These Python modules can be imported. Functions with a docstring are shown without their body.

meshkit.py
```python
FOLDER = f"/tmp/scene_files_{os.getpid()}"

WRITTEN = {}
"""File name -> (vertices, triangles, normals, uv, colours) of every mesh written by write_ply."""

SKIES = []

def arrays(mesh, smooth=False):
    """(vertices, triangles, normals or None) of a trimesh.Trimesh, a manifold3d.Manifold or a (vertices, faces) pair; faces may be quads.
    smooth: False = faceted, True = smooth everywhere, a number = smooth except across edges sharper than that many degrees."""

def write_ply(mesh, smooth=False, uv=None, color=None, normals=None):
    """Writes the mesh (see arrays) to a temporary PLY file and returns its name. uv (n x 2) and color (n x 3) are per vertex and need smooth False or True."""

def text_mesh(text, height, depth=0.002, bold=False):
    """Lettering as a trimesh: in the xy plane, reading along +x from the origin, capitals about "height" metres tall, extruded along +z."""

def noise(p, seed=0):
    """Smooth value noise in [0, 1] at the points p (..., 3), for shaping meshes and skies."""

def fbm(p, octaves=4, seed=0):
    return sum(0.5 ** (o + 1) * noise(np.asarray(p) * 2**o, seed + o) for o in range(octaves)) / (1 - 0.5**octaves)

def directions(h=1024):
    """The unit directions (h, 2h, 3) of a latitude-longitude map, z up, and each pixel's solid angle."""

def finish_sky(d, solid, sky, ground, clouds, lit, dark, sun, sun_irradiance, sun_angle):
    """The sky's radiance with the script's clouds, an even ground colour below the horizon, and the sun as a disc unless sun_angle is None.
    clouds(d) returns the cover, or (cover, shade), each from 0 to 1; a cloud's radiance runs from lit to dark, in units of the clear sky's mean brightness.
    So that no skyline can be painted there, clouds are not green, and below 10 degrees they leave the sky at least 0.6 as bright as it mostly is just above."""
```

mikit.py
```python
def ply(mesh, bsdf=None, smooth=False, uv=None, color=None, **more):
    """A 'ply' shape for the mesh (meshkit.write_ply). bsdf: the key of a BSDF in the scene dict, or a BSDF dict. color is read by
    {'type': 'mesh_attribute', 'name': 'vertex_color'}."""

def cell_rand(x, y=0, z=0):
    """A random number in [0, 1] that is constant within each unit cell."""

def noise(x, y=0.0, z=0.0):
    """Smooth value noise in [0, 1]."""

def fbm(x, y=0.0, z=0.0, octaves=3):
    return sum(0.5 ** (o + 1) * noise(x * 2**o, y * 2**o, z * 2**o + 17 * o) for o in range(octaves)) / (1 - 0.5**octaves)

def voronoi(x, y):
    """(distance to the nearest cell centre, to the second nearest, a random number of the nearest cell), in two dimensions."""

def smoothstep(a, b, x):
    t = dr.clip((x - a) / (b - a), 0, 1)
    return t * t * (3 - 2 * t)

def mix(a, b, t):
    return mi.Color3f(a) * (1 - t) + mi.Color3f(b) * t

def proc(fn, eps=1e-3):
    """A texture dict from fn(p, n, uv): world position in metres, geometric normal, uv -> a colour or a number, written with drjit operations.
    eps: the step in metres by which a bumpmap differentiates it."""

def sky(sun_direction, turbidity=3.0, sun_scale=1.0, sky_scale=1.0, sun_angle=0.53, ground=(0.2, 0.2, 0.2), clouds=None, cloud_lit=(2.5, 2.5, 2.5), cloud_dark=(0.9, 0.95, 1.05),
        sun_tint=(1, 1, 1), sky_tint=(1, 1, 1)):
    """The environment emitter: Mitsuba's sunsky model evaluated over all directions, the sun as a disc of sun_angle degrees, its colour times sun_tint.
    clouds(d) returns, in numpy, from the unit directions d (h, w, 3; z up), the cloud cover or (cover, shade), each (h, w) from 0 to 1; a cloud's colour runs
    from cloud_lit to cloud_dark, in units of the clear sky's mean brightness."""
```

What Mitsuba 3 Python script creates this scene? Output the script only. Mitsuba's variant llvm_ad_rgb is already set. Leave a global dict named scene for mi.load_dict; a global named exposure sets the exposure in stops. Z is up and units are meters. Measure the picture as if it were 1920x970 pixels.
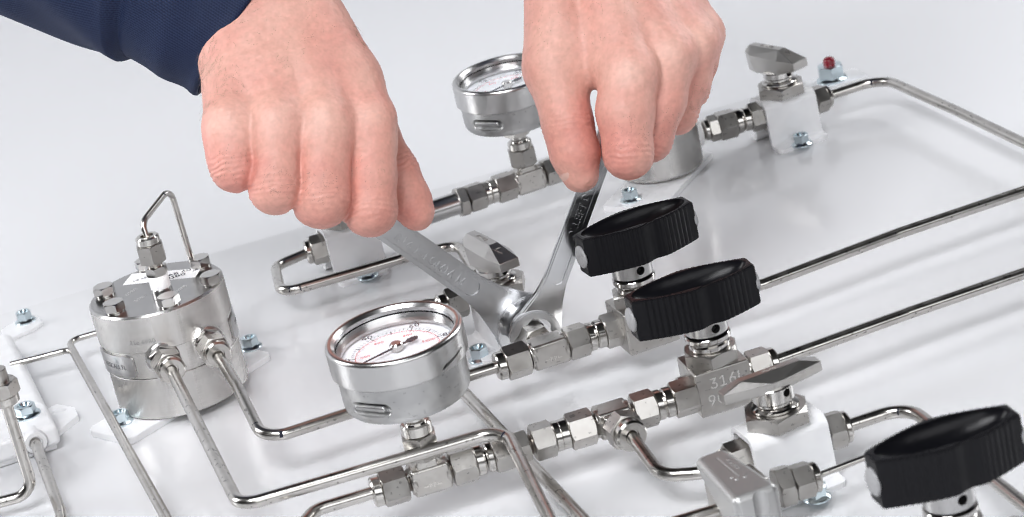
import math, random
import numpy as np, trimesh, manifold3d as m3, mitsuba as mi, drjit as dr, mikit, meshkit
from shapely.geometry import LineString, Polygon, Point, box as sbox
from shapely import affinity
from mikit import proc, noise, fbm, smoothstep, mix, voronoi, cell_rand

random.seed(7); rng = np.random.default_rng(7)
scene, labels = {}, {}
MF, CS = m3.Manifold, m3.CrossSection
T4 = mi.ScalarTransform4f
m3.set_circular_segments(64)

# ------------------------------------------------------------------ camera (all lengths in millimetres until obj() writes metres)
exposure = 0.30
FOC, CX, CY = 4700.0, 960.0, 485.0          # focal length and image centre in pixels of a 1920 px wide frame
EYE = np.array([-225.726, -1102.438, 488.652])
ROT = np.array([[0.92124742, -0.30393998, 0.24274201], [-0.33108985, -0.28517185, 0.89947569], [-0.20416344, -0.90900908, -0.36334528]])

def P(px, py, z=0.0):
    """The point at height z (mm) over the panel seen in the photograph at (px, py): used to lay the parts out."""
    ray = ROT @ np.array([(px - CX) / FOC, (py - CY) / FOC, 1.0])
    return EYE + ray * ((z - EYE[2]) / ray[2])

def D(px, py, depth):
    return EYE + ROT @ np.array([(px - CX) / FOC, (py - CY) / FOC, 1.0]) * depth

def depth_of(p):
    return float((ROT.T @ (np.asarray(p, float) - EYE))[2])

FOCUS = depth_of((40, -60, 35))
fwd, upv = ROT @ np.array([0, 0, 1.0]), ROT @ np.array([0, -1.0, 0])
mm = 0.001
scene['camera'] = {'type': 'thinlens', 'fov': math.degrees(2 * math.atan(960 / FOC)), 'fov_axis': 'x', 'near_clip': 0.05, 'far_clip': 60.0,
                   'aperture_radius': 0.0024, 'focus_distance': FOCUS * mm,
                   'to_world': T4().look_at(origin=(EYE * mm).tolist(), target=((EYE + fwd * 1000) * mm).tolist(), up=upv.tolist())}

# ------------------------------------------------------------------ lamps: studio softboxes, well outside the frame
def softbox(name, pos, aim, w, h, power):
    o, t = np.array(pos, float), np.array(aim, float)
    up = (0, 0, 1) if abs((t - o)[2]) < 0.95 * np.linalg.norm(t - o) else (0, 1, 0)
    m = T4().look_at(origin=o.tolist(), target=t.tolist(), up=up) @ T4().scale([w / 2, h / 2, 1])
    scene[name] = {'type': 'rectangle', 'to_world': m, 'bsdf': {'type': 'ref', 'id': 'mat_softbox'},
                   'emitter': {'type': 'area', 'radiance': {'type': 'rgb', 'value': list(power)}}}
    labels[name] = {'kind': 'structure'}
scene['mat_softbox'] = {'type': 'diffuse', 'reflectance': {'type': 'rgb', 'value': 0.5}}
AIM = (0.08, 0.0, 0.03)
softbox('studio_lamp', (-0.62, -0.95, 1.5), AIM, 0.9, 0.8, (11.5, 11.6, 11.9))
softbox('studio_lamp_001', (0.1, -2.1, 0.9), AIM, 2.4, 1.0, (1.7, 1.72, 1.76))
softbox('studio_lamp_002', (1.75, 0.5, 1.05), (0.15, 0.35, 0.0), 0.6, 1.3, (6.8, 6.85, 7.0))
softbox('studio_lamp_003', (-1.75, 0.85, 1.0), (0.0, 0.5, 0.0), 0.7, 1.3, (7.8, 7.85, 8.0))

# ------------------------------------------------------------------ materials
def rgb(*c):
    return {'type': 'rgb', 'value': list(c)}

def bump(b, fn, scale, eps=2e-4):
    return {'type': 'bumpmap', 'arbitrary': proc(fn, eps), 'scale': scale, 'bsdf': b}

def two(name, b):
    scene[name] = {'type': 'twosided', 'bsdf': b}

def f_blast(p, n, uv): return noise(p.x * 2600, p.y * 2600, p.z * 2600) * 0.6 + noise(p.x * 900, p.y * 900, p.z * 900)
def f_smudge(p, n, uv): return fbm(p.x * 140, p.y * 140, p.z * 140, 3)
def col_var(a, b, fn=f_smudge, specks=0.0):
    if specks:   # small dark pits and scuffs that belong to the metal
        return proc(lambda p, n, uv: mix(a, b, smoothstep(0.3, 0.7, fn(p, n, uv))) * (1 - specks * smoothstep(0.80, 0.88, noise(p.x * 620, p.y * 620, p.z * 620))))
    return proc(lambda p, n, uv: mix(a, b, smoothstep(0.3, 0.7, fn(p, n, uv))))

two('mat_fitting', bump({'type': 'principled', 'metallic': 1.0, 'roughness': proc(lambda p, n, uv: 0.24 + 0.12 * f_smudge(p, n, uv)),
                         'base_color': col_var((0.429, 0.411, 0.389), (0.488, 0.474, 0.451), specks=0.35), 'specular': 0.5}, f_blast, 0.000012))
two('mat_collar', {'type': 'principled', 'metallic': 1.0, 'roughness': 0.17, 'base_color': rgb(0.554, 0.538, 0.512)})
two('mat_thread', {'type': 'principled', 'metallic': 1.0, 'roughness': 0.22, 'base_color': rgb(0.368, 0.344, 0.320)})
two('mat_tube', bump({'type': 'principled', 'metallic': 1.0, 'roughness': proc(lambda p, n, uv: 0.17 + 0.10 * fbm(p.x * 300, p.y * 300, p.z * 300, 2)),
                      'base_color': col_var((0.493, 0.476, 0.451), (0.561, 0.544, 0.518), specks=0.45)}, lambda p, n, uv: noise(p.x * 700, p.y * 700, p.z * 700), 0.00001))
two('mat_case', bump({'type': 'principled', 'metallic': 1.0, 'roughness': proc(lambda p, n, uv: 0.27 + 0.16 * f_smudge(p, n, uv)),
                      'base_color': col_var((0.396, 0.396, 0.396), (0.461, 0.461, 0.457), specks=0.2)}, lambda p, n, uv: noise(p.x * 300, p.y * 300, p.z * 4000), 0.000012))
two('mat_bezel', {'type': 'principled', 'metallic': 1.0, 'roughness': 0.24, 'base_color': rgb(0.528, 0.524, 0.520)})
def f_turn(p, n, uv): return noise(p.z * 5200, uv.x * 9) * 0.7 + noise(p.z * 1700, uv.x * 4)
two('mat_turned', bump({'type': 'roughconductor', 'distribution': 'ggx', 'material': 'none', 'alpha_u': 0.07, 'alpha_v': 0.26,
                        'specular_reflectance': proc(lambda p, n, uv: mix((0.59, 0.575, 0.555), (0.69, 0.68, 0.665), f_turn(p, n, uv) / 1.7))}, f_turn, 0.000006))
two('mat_turned_top', {'type': 'principled', 'metallic': 1.0, 'roughness': proc(lambda p, n, uv: 0.2 + 0.12 * f_smudge(p, n, uv)), 'base_color': rgb(0.448, 0.444, 0.440)})
two('mat_polished', {'type': 'principled', 'metallic': 1.0, 'roughness': 0.11, 'base_color': rgb(0.561, 0.548, 0.531)})
two('mat_handle', bump({'type': 'principled', 'metallic': 1.0, 'roughness': 0.3, 'base_color': rgb(0.496, 0.484, 0.468)}, f_blast, 0.00001))
two('mat_cast', bump({'type': 'principled', 'metallic': 1.0, 'roughness': 0.5, 'base_color': rgb(0.528, 0.528, 0.524)}, f_blast, 0.00002))
two('mat_chrome', {'type': 'principled', 'metallic': 1.0, 'roughness': proc(lambda p, n, uv: 0.10 + 0.06 * f_smudge(p, n, uv)), 'base_color': rgb(0.612, 0.616, 0.625)})
two('mat_satin', bump({'type': 'principled', 'metallic': 1.0, 'roughness': proc(lambda p, n, uv: 0.25 + 0.1 * f_smudge(p, n, uv)), 'base_color': rgb(0.50, 0.505, 0.515)},
                      f_blast, 0.000014))
two('mat_zinc', {'type': 'principled', 'metallic': 1.0, 'roughness': 0.2, 'base_color': rgb(0.60, 0.69, 0.73)})
two('mat_panel', {'type': 'roughplastic', 'distribution': 'ggx', 'alpha': 0.02, 'int_ior': 1.5, 'nonlinear': False,
                  'diffuse_reflectance': proc(lambda p, n, uv: mix((0.645, 0.65, 0.663), (0.67, 0.675, 0.686), fbm(p.x * 9, p.y * 9, 0, 2)))})
two('mat_paint', bump({'type': 'roughplastic', 'distribution': 'ggx', 'alpha': 0.12, 'int_ior': 1.5,
                       'diffuse_reflectance': col_var((0.84, 0.845, 0.86), (0.87, 0.875, 0.885))}, lambda p, n, uv: noise(p.x * 600, p.y * 600, p.z * 600), 0.00004))
two('mat_backdrop', {'type': 'diffuse', 'reflectance': proc(lambda p, n, uv: mix((0.685, 0.69, 0.708), (0.71, 0.715, 0.73), fbm(p.x * 3, p.y * 3, p.z * 3, 3)))})
two('mat_black', bump({'type': 'principled', 'base_color': rgb(0.005, 0.005, 0.0065), 'roughness': proc(lambda p, n, uv: 0.2 + 0.16 * f_smudge(p, n, uv)), 'specular': 0.16},
                      lambda p, n, uv: noise(p.x * 260, p.y * 260, p.z * 160), 0.00012))
two('mat_dark', {'type': 'diffuse', 'reflectance': rgb(0.015, 0.015, 0.016)})
two('mat_red', {'type': 'principled', 'base_color': rgb(0.17, 0.002, 0.010), 'roughness': 0.14, 'specular': 0.6})
two('mat_dial', {'type': 'diffuse', 'reflectance': rgb(0.82, 0.84, 0.87)})
two('mat_ink', {'type': 'diffuse', 'reflectance': rgb(0.03, 0.032, 0.045)})
two('mat_red_ink', {'type': 'diffuse', 'reflectance': rgb(0.62, 0.05, 0.06)})
two('mat_engraved', {'type': 'principled', 'metallic': 1.0, 'roughness': 0.2, 'base_color': rgb(0.86, 0.85, 0.83)})
two('mat_stamp', {'type': 'principled', 'metallic': 0.6, 'roughness': 0.5, 'base_color': rgb(0.16, 0.16, 0.165)})
two('mat_label', {'type': 'principled', 'base_color': rgb(0.84, 0.84, 0.85), 'roughness': 0.35})
two('mat_nylon', {'type': 'principled', 'base_color': rgb(0.86, 0.86, 0.86), 'roughness': 0.4})
two('mat_cap', {'type': 'principled', 'base_color': rgb(0.27, 0.27, 0.275), 'roughness': 0.35, 'specular': 0.4})
scene['mat_glass'] = {'type': 'thindielectric', 'int_ior': 1.22}

def f_skin(p, n, uv):
    a, b, c = voronoi(p.x * 950 + p.z * 520, p.y * 950 + p.z * 700)
    return dr.minimum(b - a, 0.35) + 0.9 * fbm(p.x * 420, p.y * 420, p.z * 420, 2)
scene['mat_skin'] = bump({'type': 'principled', 'base_color': proc(lambda p, n, uv: mi.Color3f(0.5)), 'roughness': 0.36, 'specular': 0.5}, f_skin, 0.0004, 2e-4)
scene['mat_skin']['bsdf']['base_color'] = {'type': 'mesh_attribute', 'name': 'vertex_color'}
scene['mat_skin'] = {'type': 'twosided', 'bsdf': scene['mat_skin']}
two('mat_nail', {'type': 'principled', 'base_color': rgb(0.58, 0.36, 0.30), 'roughness': 0.22, 'specular': 0.5})
two('mat_hair', {'type': 'principled', 'base_color': rgb(0.24, 0.155, 0.11), 'roughness': 0.4})
def f_knit(p, n, uv):
    return dr.sin(uv.x * 2 * math.pi) * 0.5 + 0.35 * dr.sin(uv.y * 2 * math.pi) * dr.cos(uv.x * math.pi) + 0.4 * noise(uv.x * 2, uv.y * 2)
scene['mat_sleeve'] = {'type': 'twosided', 'bsdf': bump({'type': 'principled', 'roughness': 0.62, 'specular': 0.3, 'sheen': 0.1, 'sheen_tint': 0.6,
    'base_color': proc(lambda p, n, uv: mix((0.002, 0.006, 0.026), (0.007, 0.018, 0.06), smoothstep(-0.5, 0.9, f_knit(p, n, uv))))}, f_knit, 0.00016, 1e-4)}

# ------------------------------------------------------------------ helpers
def tm(m):
    if isinstance(m, trimesh.Trimesh): return m
    if hasattr(m, 'to_mesh'):
        q = m.to_mesh()
        return trimesh.Trimesh(np.array(q.vert_properties[:, :3], float), np.array(q.tri_verts), process=False)
    return trimesh.Trimesh(np.asarray(m[0], float), np.asarray(m[1]), process=False)

def cat(*ms): return trimesh.util.concatenate([tm(x) for x in ms])

def tr(m, M):
    m = tm(m).copy()
    m.apply_transform(M)
    return m

def numbered(k):
    used = set(scene) | set(labels) | THINGS
    if k not in used: return k
    i = 1
    while f'{k}_{i:03d}' in used: i += 1
    return f'{k}_{i:03d}'
THINGS = set()
GROUPS = {'flange_screw': 'flange screws on the white panel', 'steel_tube': 'bent steel tubes on the panel', 'tee_fitting': 'steel tee fittings', 'union_fitting': 'steel union fittings',
          'needle_valve': 'needle valves with black bar knobs', 'toggle_valve': 'lever valves on white brackets', 'mounting_bracket': 'white hat-shaped brackets',
          'pressure_gauge': 'pressure gauges', 'wrench': 'wrenches gripping the tee', 'hand': 'hands holding the wrenches'}

def thing(name, label, category, group=None):
    k = numbered(name); THINGS.add(k)
    labels[k] = {'label': label, 'category': category}
    group = group or GROUPS.get(name)
    if group: labels[k]['group'] = group
    return k

def obj(name, mesh, mat, parent=None, M=None, smooth=30, uv=None, color=None, label=None, stuff=False):
    mesh = tm(mesh)
    if M is not None: mesh = tr(mesh, M)
    k = numbered(f'{parent}__{name}' if parent else name)
    m2 = trimesh.Trimesh(np.asarray(mesh.vertices) * mm, mesh.faces, process=False)
    scene[k] = mikit.ply(m2, mat, smooth=smooth, uv=uv, color=color)
    if label: labels.setdefault(k, {})['label'] = label
    if stuff: labels.setdefault(k, {})['kind'] = 'stuff'
    return k

def unit(v):
    v = np.asarray(v, float)
    return v / np.linalg.norm(v)

def FR(o, z=(0, 0, 1), x=None):
    """Frame with origin o, its z axis along z and its x axis as near x as can be."""
    z = unit(z)
    x = np.array([0, 0, 1.0] if abs(z[2]) < 0.9 else [1.0, 0, 0]) if x is None else np.asarray(x, float)
    x = unit(x - z * x.dot(z))
    M = np.eye(4)
    M[:3, 0], M[:3, 1], M[:3, 2], M[:3, 3] = x, np.cross(z, x), z, o
    return M

def SH(x=0, y=0, z=0):
    M = np.eye(4); M[:3, 3] = (x, y, z); return M

def RZ(deg):
    return trimesh.transformations.rotation_matrix(math.radians(deg), [0, 0, 1])
def RX(deg):
    return trimesh.transformations.rotation_matrix(math.radians(deg), [1, 0, 0])
def RY(deg):
    return trimesh.transformations.rotation_matrix(math.radians(deg), [0, 1, 0])

def rev(profile, seg=64):
    """Solid of revolution about z of the closed profile [(r, z), ...], which runs up on the outside."""
    return MF.revolve(CS([np.array(profile, float)], m3.FillRule.NonZero), seg)

def cyl(r, z0, z1, c=0.3, seg=64):
    return rev([(0, z0), (r - c, z0), (r, z0 + c), (r, z1 - c), (r - c, z1), (0, z1)], seg)

def ngon(af, n=6, rot=0.0):
    r = af / 2 / math.cos(math.pi / n)
    return [(r * math.cos(2 * math.pi * i / n + rot), r * math.sin(2 * math.pi * i / n + rot)) for i in range(n)]

def hexa(af, z0, z1, c0=True, c1=True, rot=0.0):
    h = MF.extrude(CS([np.array(ngon(af, 6, rot))]), z1 - z0).translate([0, 0, z0])
    R = af / 2 / math.cos(math.pi / 6) + 0.5
    a = af / 2 * 0.985
    dz = (R - a) * 0.58
    p = [(0, z0), (a, z0), (R, z0 + dz)] if c0 else [(0, z0 - 1), (R, z0 - 1), (R, z0)]
    p += [(R, z1 - dz), (a, z1), (0, z1)] if c1 else [(R, z1), (R, z1 + 1), (0, z1 + 1)]
    return h ^ rev(p, 72)

def rbox(x, y, z, r=1.0, seg=16):
    """Box of full sizes x, y, z about the origin with rounded edges."""
    s = MF.sphere(r, seg)
    return MF.batch_hull([s.translate([i * (x / 2 - r), j * (y / 2 - r), k * (z / 2 - r)]) for i in (-1, 1) for j in (-1, 1) for k in (-1, 1)])

def prism(poly, z0, z1, ch=0.0):
    """Prism of a shapely polygon from z0 to z1, its top and bottom edges chamfered by ch."""
    def ex(p, h):
        return MF.extrude(CS([np.array(p.exterior.coords)[:-1]] + [np.array(i.coords)[:-1] for i in p.interiors], m3.FillRule.EvenOdd), h)
    if ch <= 0: return ex(poly, z1 - z0).translate([0, 0, z0])
    n = 3
    out = ex(poly, z1 - z0 - 2 * ch).translate([0, 0, z0 + ch])
    for i in range(n):
        a = (i + 1) / n * math.pi / 2 * 0.999
        inset = ch * (1 - math.cos(a)) ; lift = ch * math.sin(a)
        q = poly.buffer(-inset, join_style=1)
        if q.is_empty or q.geom_type != 'Polygon': break
        out += ex(q, z1 - z0 - 2 * ch + 2 * lift).translate([0, 0, z0 + ch - lift])
    return out

def fillet(pts, R, step=10):
    pts = [np.asarray(p, float) for p in pts]
    R = [R] * len(pts) if np.isscalar(R) else R
    out = [pts[0]]
    for i in range(1, len(pts) - 1):
        a, b, c = pts[i - 1], pts[i], pts[i + 1]
        u, v = unit(a - b), unit(c - b)
        ang = math.acos(np.clip(u.dot(v), -1, 1))
        if ang > math.pi - 0.02: out.append(b); continue
        t = min(R[i] / math.tan(ang / 2), 0.48 * np.linalg.norm(a - b), 0.48 * np.linalg.norm(c - b))
        r = t * math.tan(ang / 2)
        ctr = b + unit(u + v) * (r / math.sin(ang / 2))
        p0, p1 = b + u * t, b + v * t
        e0, e1 = (p0 - ctr) / r, (p1 - ctr) / r
        w = math.acos(np.clip(e0.dot(e1), -1, 1))
        n = max(4, int(math.degrees(w) / step) + 1)
        for k in range(n + 1):
            s = k / n
            out.append(ctr + r * (math.sin((1 - s) * w) * e0 + math.sin(s * w) * e1) / math.sin(w))
    out.append(pts[-1])
    return np.array(out)

def sweep(path, r, sides=24):
    p = np.asarray(path, float)
    keep = [0] + [i for i in range(1, len(p)) if np.linalg.norm(p[i] - p[i - 1]) > 1e-4]
    p = p[keep]
    seg = np.diff(p, axis=0); seg /= np.linalg.norm(seg, axis=1, keepdims=True)
    t = np.vstack([seg[:1], seg[:-1] + seg[1:], seg[-1:]]); t /= np.linalg.norm(t, axis=1, keepdims=True)
    a = np.cross(t[0], [0, 0, 1.0] if abs(t[0][2]) < 0.9 else [1.0, 0, 0]); a /= np.linalg.norm(a)
    rr = np.broadcast_to(r, (len(p),))
    ang = np.arange(sides) * 2 * np.pi / sides
    V = []
    for i in range(len(p)):
        a = unit(a - t[i] * a.dot(t[i])); b = np.cross(t[i], a)
        V.append(p[i] + rr[i] * (np.cos(ang)[:, None] * a + np.sin(ang)[:, None] * b))
    V = np.vstack(V + [p[:1], p[-1:]])
    F = []
    n = len(p)
    for i in range(n - 1):
        for j in range(sides):
            q = (i * sides + j, i * sides + (j + 1) % sides, (i + 1) * sides + (j + 1) % sides, (i + 1) * sides + j)
            F += [(q[0], q[1], q[2]), (q[0], q[2], q[3])]
    c0, c1 = n * sides, n * sides + 1
    for j in range(sides):
        F += [(c0, (j + 1) % sides, j), (c1, (n - 1) * sides + j, (n - 1) * sides + (j + 1) % sides)]
    return trimesh.Trimesh(V, np.array(F), process=False)

def txt(s, h, depth=0.12, bold=False, center=True):
    m = meshkit.text_mesh(s, h, depth, bold)
    if center:
        b = m.bounds
        m.apply_translation([-(b[0][0] + b[1][0]) / 2, -(b[0][1] + b[1][1]) / 2, 0])
    return m

def lathe_uv(profile, seg=96):
    """Outer skin of a turned body with u round the axis and v along it (for the turned steel)."""
    pr = np.array(profile, float)
    V, UV, F = [], [], []
    for r, z in pr:
        for j in range(seg + 1):
            a = 2 * math.pi * j / seg
            V.append((r * math.cos(a), r * math.sin(a), z)); UV.append((j / seg, z / 100))
    w = seg + 1
    for i in range(len(pr) - 1):
        for j in range(seg):
            q = (i * w + j, i * w + j + 1, (i + 1) * w + j + 1, (i + 1) * w + j)
            F += [(q[0], q[1], q[2]), (q[0], q[2], q[3])]
    return np.array(V), np.array(F), np.array(UV)

class Axis:
    """A run of fittings: the line from one laid-out point to another, with places on it."""
    def __init__(s, a, b):
        s.o, s.d = np.asarray(a, float), unit(np.asarray(b, float) - a)
        s.q, s.e = ROT.T @ (s.o - EYE), ROT.T @ s.d
    def t(s, px):
        k = (px - CX) / FOC
        return (k * s.q[2] - s.q[0]) / (s.e[0] - k * s.e[2])
    def at(s, t): return s.o + s.d * t
    def frame(s, t, flip=False, roll=0):
        return FR(s.at(t), -s.d if flip else s.d, (0, 0, 1)) @ RZ(roll)

# ------------------------------------------------------------------ the setting
def sheet(pts, mat, name, thick=None):
    pass

prof = [(-1700, -60), (1500, -60)] + [(1500 + 260 * math.sin(a), 200 - 260 * math.cos(a)) for a in np.linspace(0.1, math.pi / 2, 16)] + [(1760, 1500)]
V, F = [], []
for y, z in prof:
    V += [(-3000, y, z), (3600, y, z)]
for i in range(len(prof) - 1):
    F += [(2 * i, 2 * i + 1, 2 * i + 3), (2 * i, 2 * i + 3, 2 * i + 2)]
obj('studio_backdrop', (np.array(V, float), np.array(F)), 'mat_backdrop', smooth=True)
labels['studio_backdrop'] = {'kind': 'structure'}

pan = thing('mounting_board', 'large glossy white panel that every tube, valve and gauge is mounted on', 'panel')
edge = Polygon([(-420, 289), (-157, 271), (23, 256), (298, 233), (366, 226), (362, -430), (-420, -430)])
obj('board', prism(edge.buffer(-6).buffer(6), -9, 0, 1.0), 'mat_panel', pan)

# ------------------------------------------------------------------ small parts
def nut_mesh(af=14.3, L=11.8, collar=5.0, cr=None):
    """Tube nut: hexagon from z = 0, then the turned collar the tube comes out of."""
    cr = cr or af / 2 * 0.94
    return hexa(af, 0, L, True, True), rev([(0, L - 0.2), (cr * 0.9, L - 0.2), (cr, L + 0.5), (cr, L + collar - 0.8), (cr - 0.8, L + collar), (3.2, L + collar), (3.0, L + collar - 1.2), (0, L + collar - 1.2)])

def nut(parent, M, af=14.3, L=11.8, collar=5.0, name='nut', roll=None):
    h, c = nut_mesh(af, L, collar)
    M = M @ RZ(random.uniform(0, 60) if roll is None else roll)
    k = obj(name, h, 'mat_fitting', parent, M, 20)
    if collar: obj('collar', c, 'mat_collar', k, M, 35)
    return k

def nut_px(parent, ax, x0, x1, collar='R', af=14.3, roll=None, cfrac=0.28):
    a, b = ax.t(x0), ax.t(x1)
    Lt = b - a
    c = Lt * cfrac if collar else 0
    M = ax.frame(a) if collar != 'L' else ax.frame(b, True)
    return nut(parent, M, af, Lt - c, c, roll=roll)

def neck(parent, ax, x0, x1, r=4.6, name='thread', mat='mat_thread'):
    a, b = ax.t(x0), ax.t(x1)
    n = max(2, int((b - a) / 0.9))
    pts = [(0, a), (r, a)]
    for i in range(n):
        z = a + (b - a) * (i + 0.5) / n
        pts += [(r - 0.45, z), (r, a + (b - a) * (i + 1) / n)]
    pts += [(0, b)]
    return obj(name, rev(pts, 40), mat, parent, FR(ax.o, ax.d), 25)

def flange_bolt(loc, label, af=8.0, h=5.0, fr=5.9, group='flange screws on the white panel', rot=None):
    t = thing('flange_screw', label, 'screw', None)
    M = SH(*loc) @ RZ(random.uniform(0, 60) if rot is None else rot)
    obj('flange', rev([(0, 0), (fr, 0), (fr, 0.7), (fr - 0.5, 1.2), (af / 2, 2.0), (0, 2.0)]), 'mat_zinc', t, M, 25)
    hd = hexa(af, 1.6, h + 1.2, False, True) - rev([(0, h - 0.6), (af * 0.24, h - 0.3), (af * 0.36, h + 1.4), (0, h + 1.4)], 32)
    for i in range(3):
        hd -= MF.cube([af * 0.72, 1.0, 3], True).rotate([0, 0, 60 * i]).translate([0, 0, h + 1.0])
    obj('head', hd, 'mat_zinc', t, M, 25)
    return t

def hat_bracket(cx, cy, W, Dp, H, label, foot=13.0, th=2.4, yaw=0.0):
    """Bent sheet bracket: a flat top, two walls and two feet turned outwards."""
    t = thing('mounting_bracket', label, 'bracket', None)
    d, e = Dp / 2, Dp / 2 + foot
    pts = [(-e, th / 2), (-d, th / 2), (-d + 1.2, H - th / 2), (d - 1.2, H - th / 2), (d, th / 2), (e, th / 2)]
    path = fillet([np.array([a, b, 0]) for a, b in pts], 4.0, 12)[:, :2]
    poly = LineString(path).buffer(th / 2, cap_style=2, join_style=1)
    body = MF.extrude(CS([np.array(poly.exterior.coords)[:-1]], m3.FillRule.EvenOdd), W)           # y-z profile run along x
    M = np.array([[0, 0, 1, -W / 2], [1, 0, 0, 0], [0, 1, 0, 0], [0, 0, 0, 1.0]])
    body = body.transform(M[:3])
    plan = sbox(-W / 2, -e, W / 2, e).buffer(-4).buffer(4)
    plan2 = plan.union(sbox(-W / 2, -d + 2, W / 2, d - 2))
    body = body ^ prism(plan2, -1, H + 5)
    obj('sheet', body, 'mat_paint', t, SH(cx, cy, 0.02) @ RZ(yaw), 32)
    return t

def tube(label, pts, r=2.75, R=11.0, marks=(), group=None):
    t = thing('steel_tube', label, 'tube', group)
    path = fillet(pts, R)
    obj('pipe', sweep(path, r), 'mat_tube', t, None, 40)
    for px, py, w in marks:                                  # pen marks left by the bender
        q = min(range(len(path) * 1), key=lambda i: np.linalg.norm(pixel(path[i]) - (px, py)))
        p, d = path[q], unit(path[min(q + 1, len(path) - 1)] - path[max(q - 1, 0)])
        n = unit(np.cross(d, np.cross(EYE - p, d)))
        side = np.cross(d, n)
        a = np.linspace(-0.55, 0.55, 9)
        V = np.vstack([p + d * s * w / 2 + (r + 0.03) * (np.cos(a)[:, None] * n + np.sin(a)[:, None] * side) for s in (-1, 1)])
        F = [f for i in range(8) for f in ((i, i + 1, i + 10), (i, i + 10, i + 9))]
        obj('pen_mark', (V, np.array(F)), 'mat_ink', t, None, False)
    return t

def pixel(p):
    q = ROT.T @ (np.asarray(p, float) - EYE)
    return np.array([CX + FOC * q[0] / q[2], CY + FOC * q[1] / q[2]])

def tee_body(ax, x0, x1, xc, branch, blen, half=6.6, r=5.2):
    """Forged tee: a squared run with a squared branch, webs in the corners, turned ends."""
    a, b, c = ax.t(x0), ax.t(x1), ax.t(xc)
    F1 = FR(ax.at(c), ax.d, branch)
    run = rbox(2 * half * 0.94, 2 * half * 0.94, b - a, 1.3).translate([0, 0, (a + b) / 2 - c])
    br = rbox(blen, 2 * half * 0.80, 2 * half * 0.74, 1.2).translate([blen / 2, 0, 0])
    web = MF.batch_hull([MF.cylinder(2 * half * 0.42, 0.7, 0.7, 16, True).rotate([90, 0, 0]).translate([x, 0, z])
                         for x, z in ((half * 0.5, -half * 1.35), (half * 0.5, half * 1.35), (half * 1.5, half * 0.4), (half * 1.5, -half * 0.4))])
    ring = rev([(0, 0), (half * 0.95, 0), (half, 0.7), (half, 1.9), (half * 0.95, 2.4), (0, 2.4)])
    m = run + br + web + ring.translate([0, 0, a - c - 0.4]) + ring.translate([0, 0, b - c - 2.0])
    return tr(m, F1), F1

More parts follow.
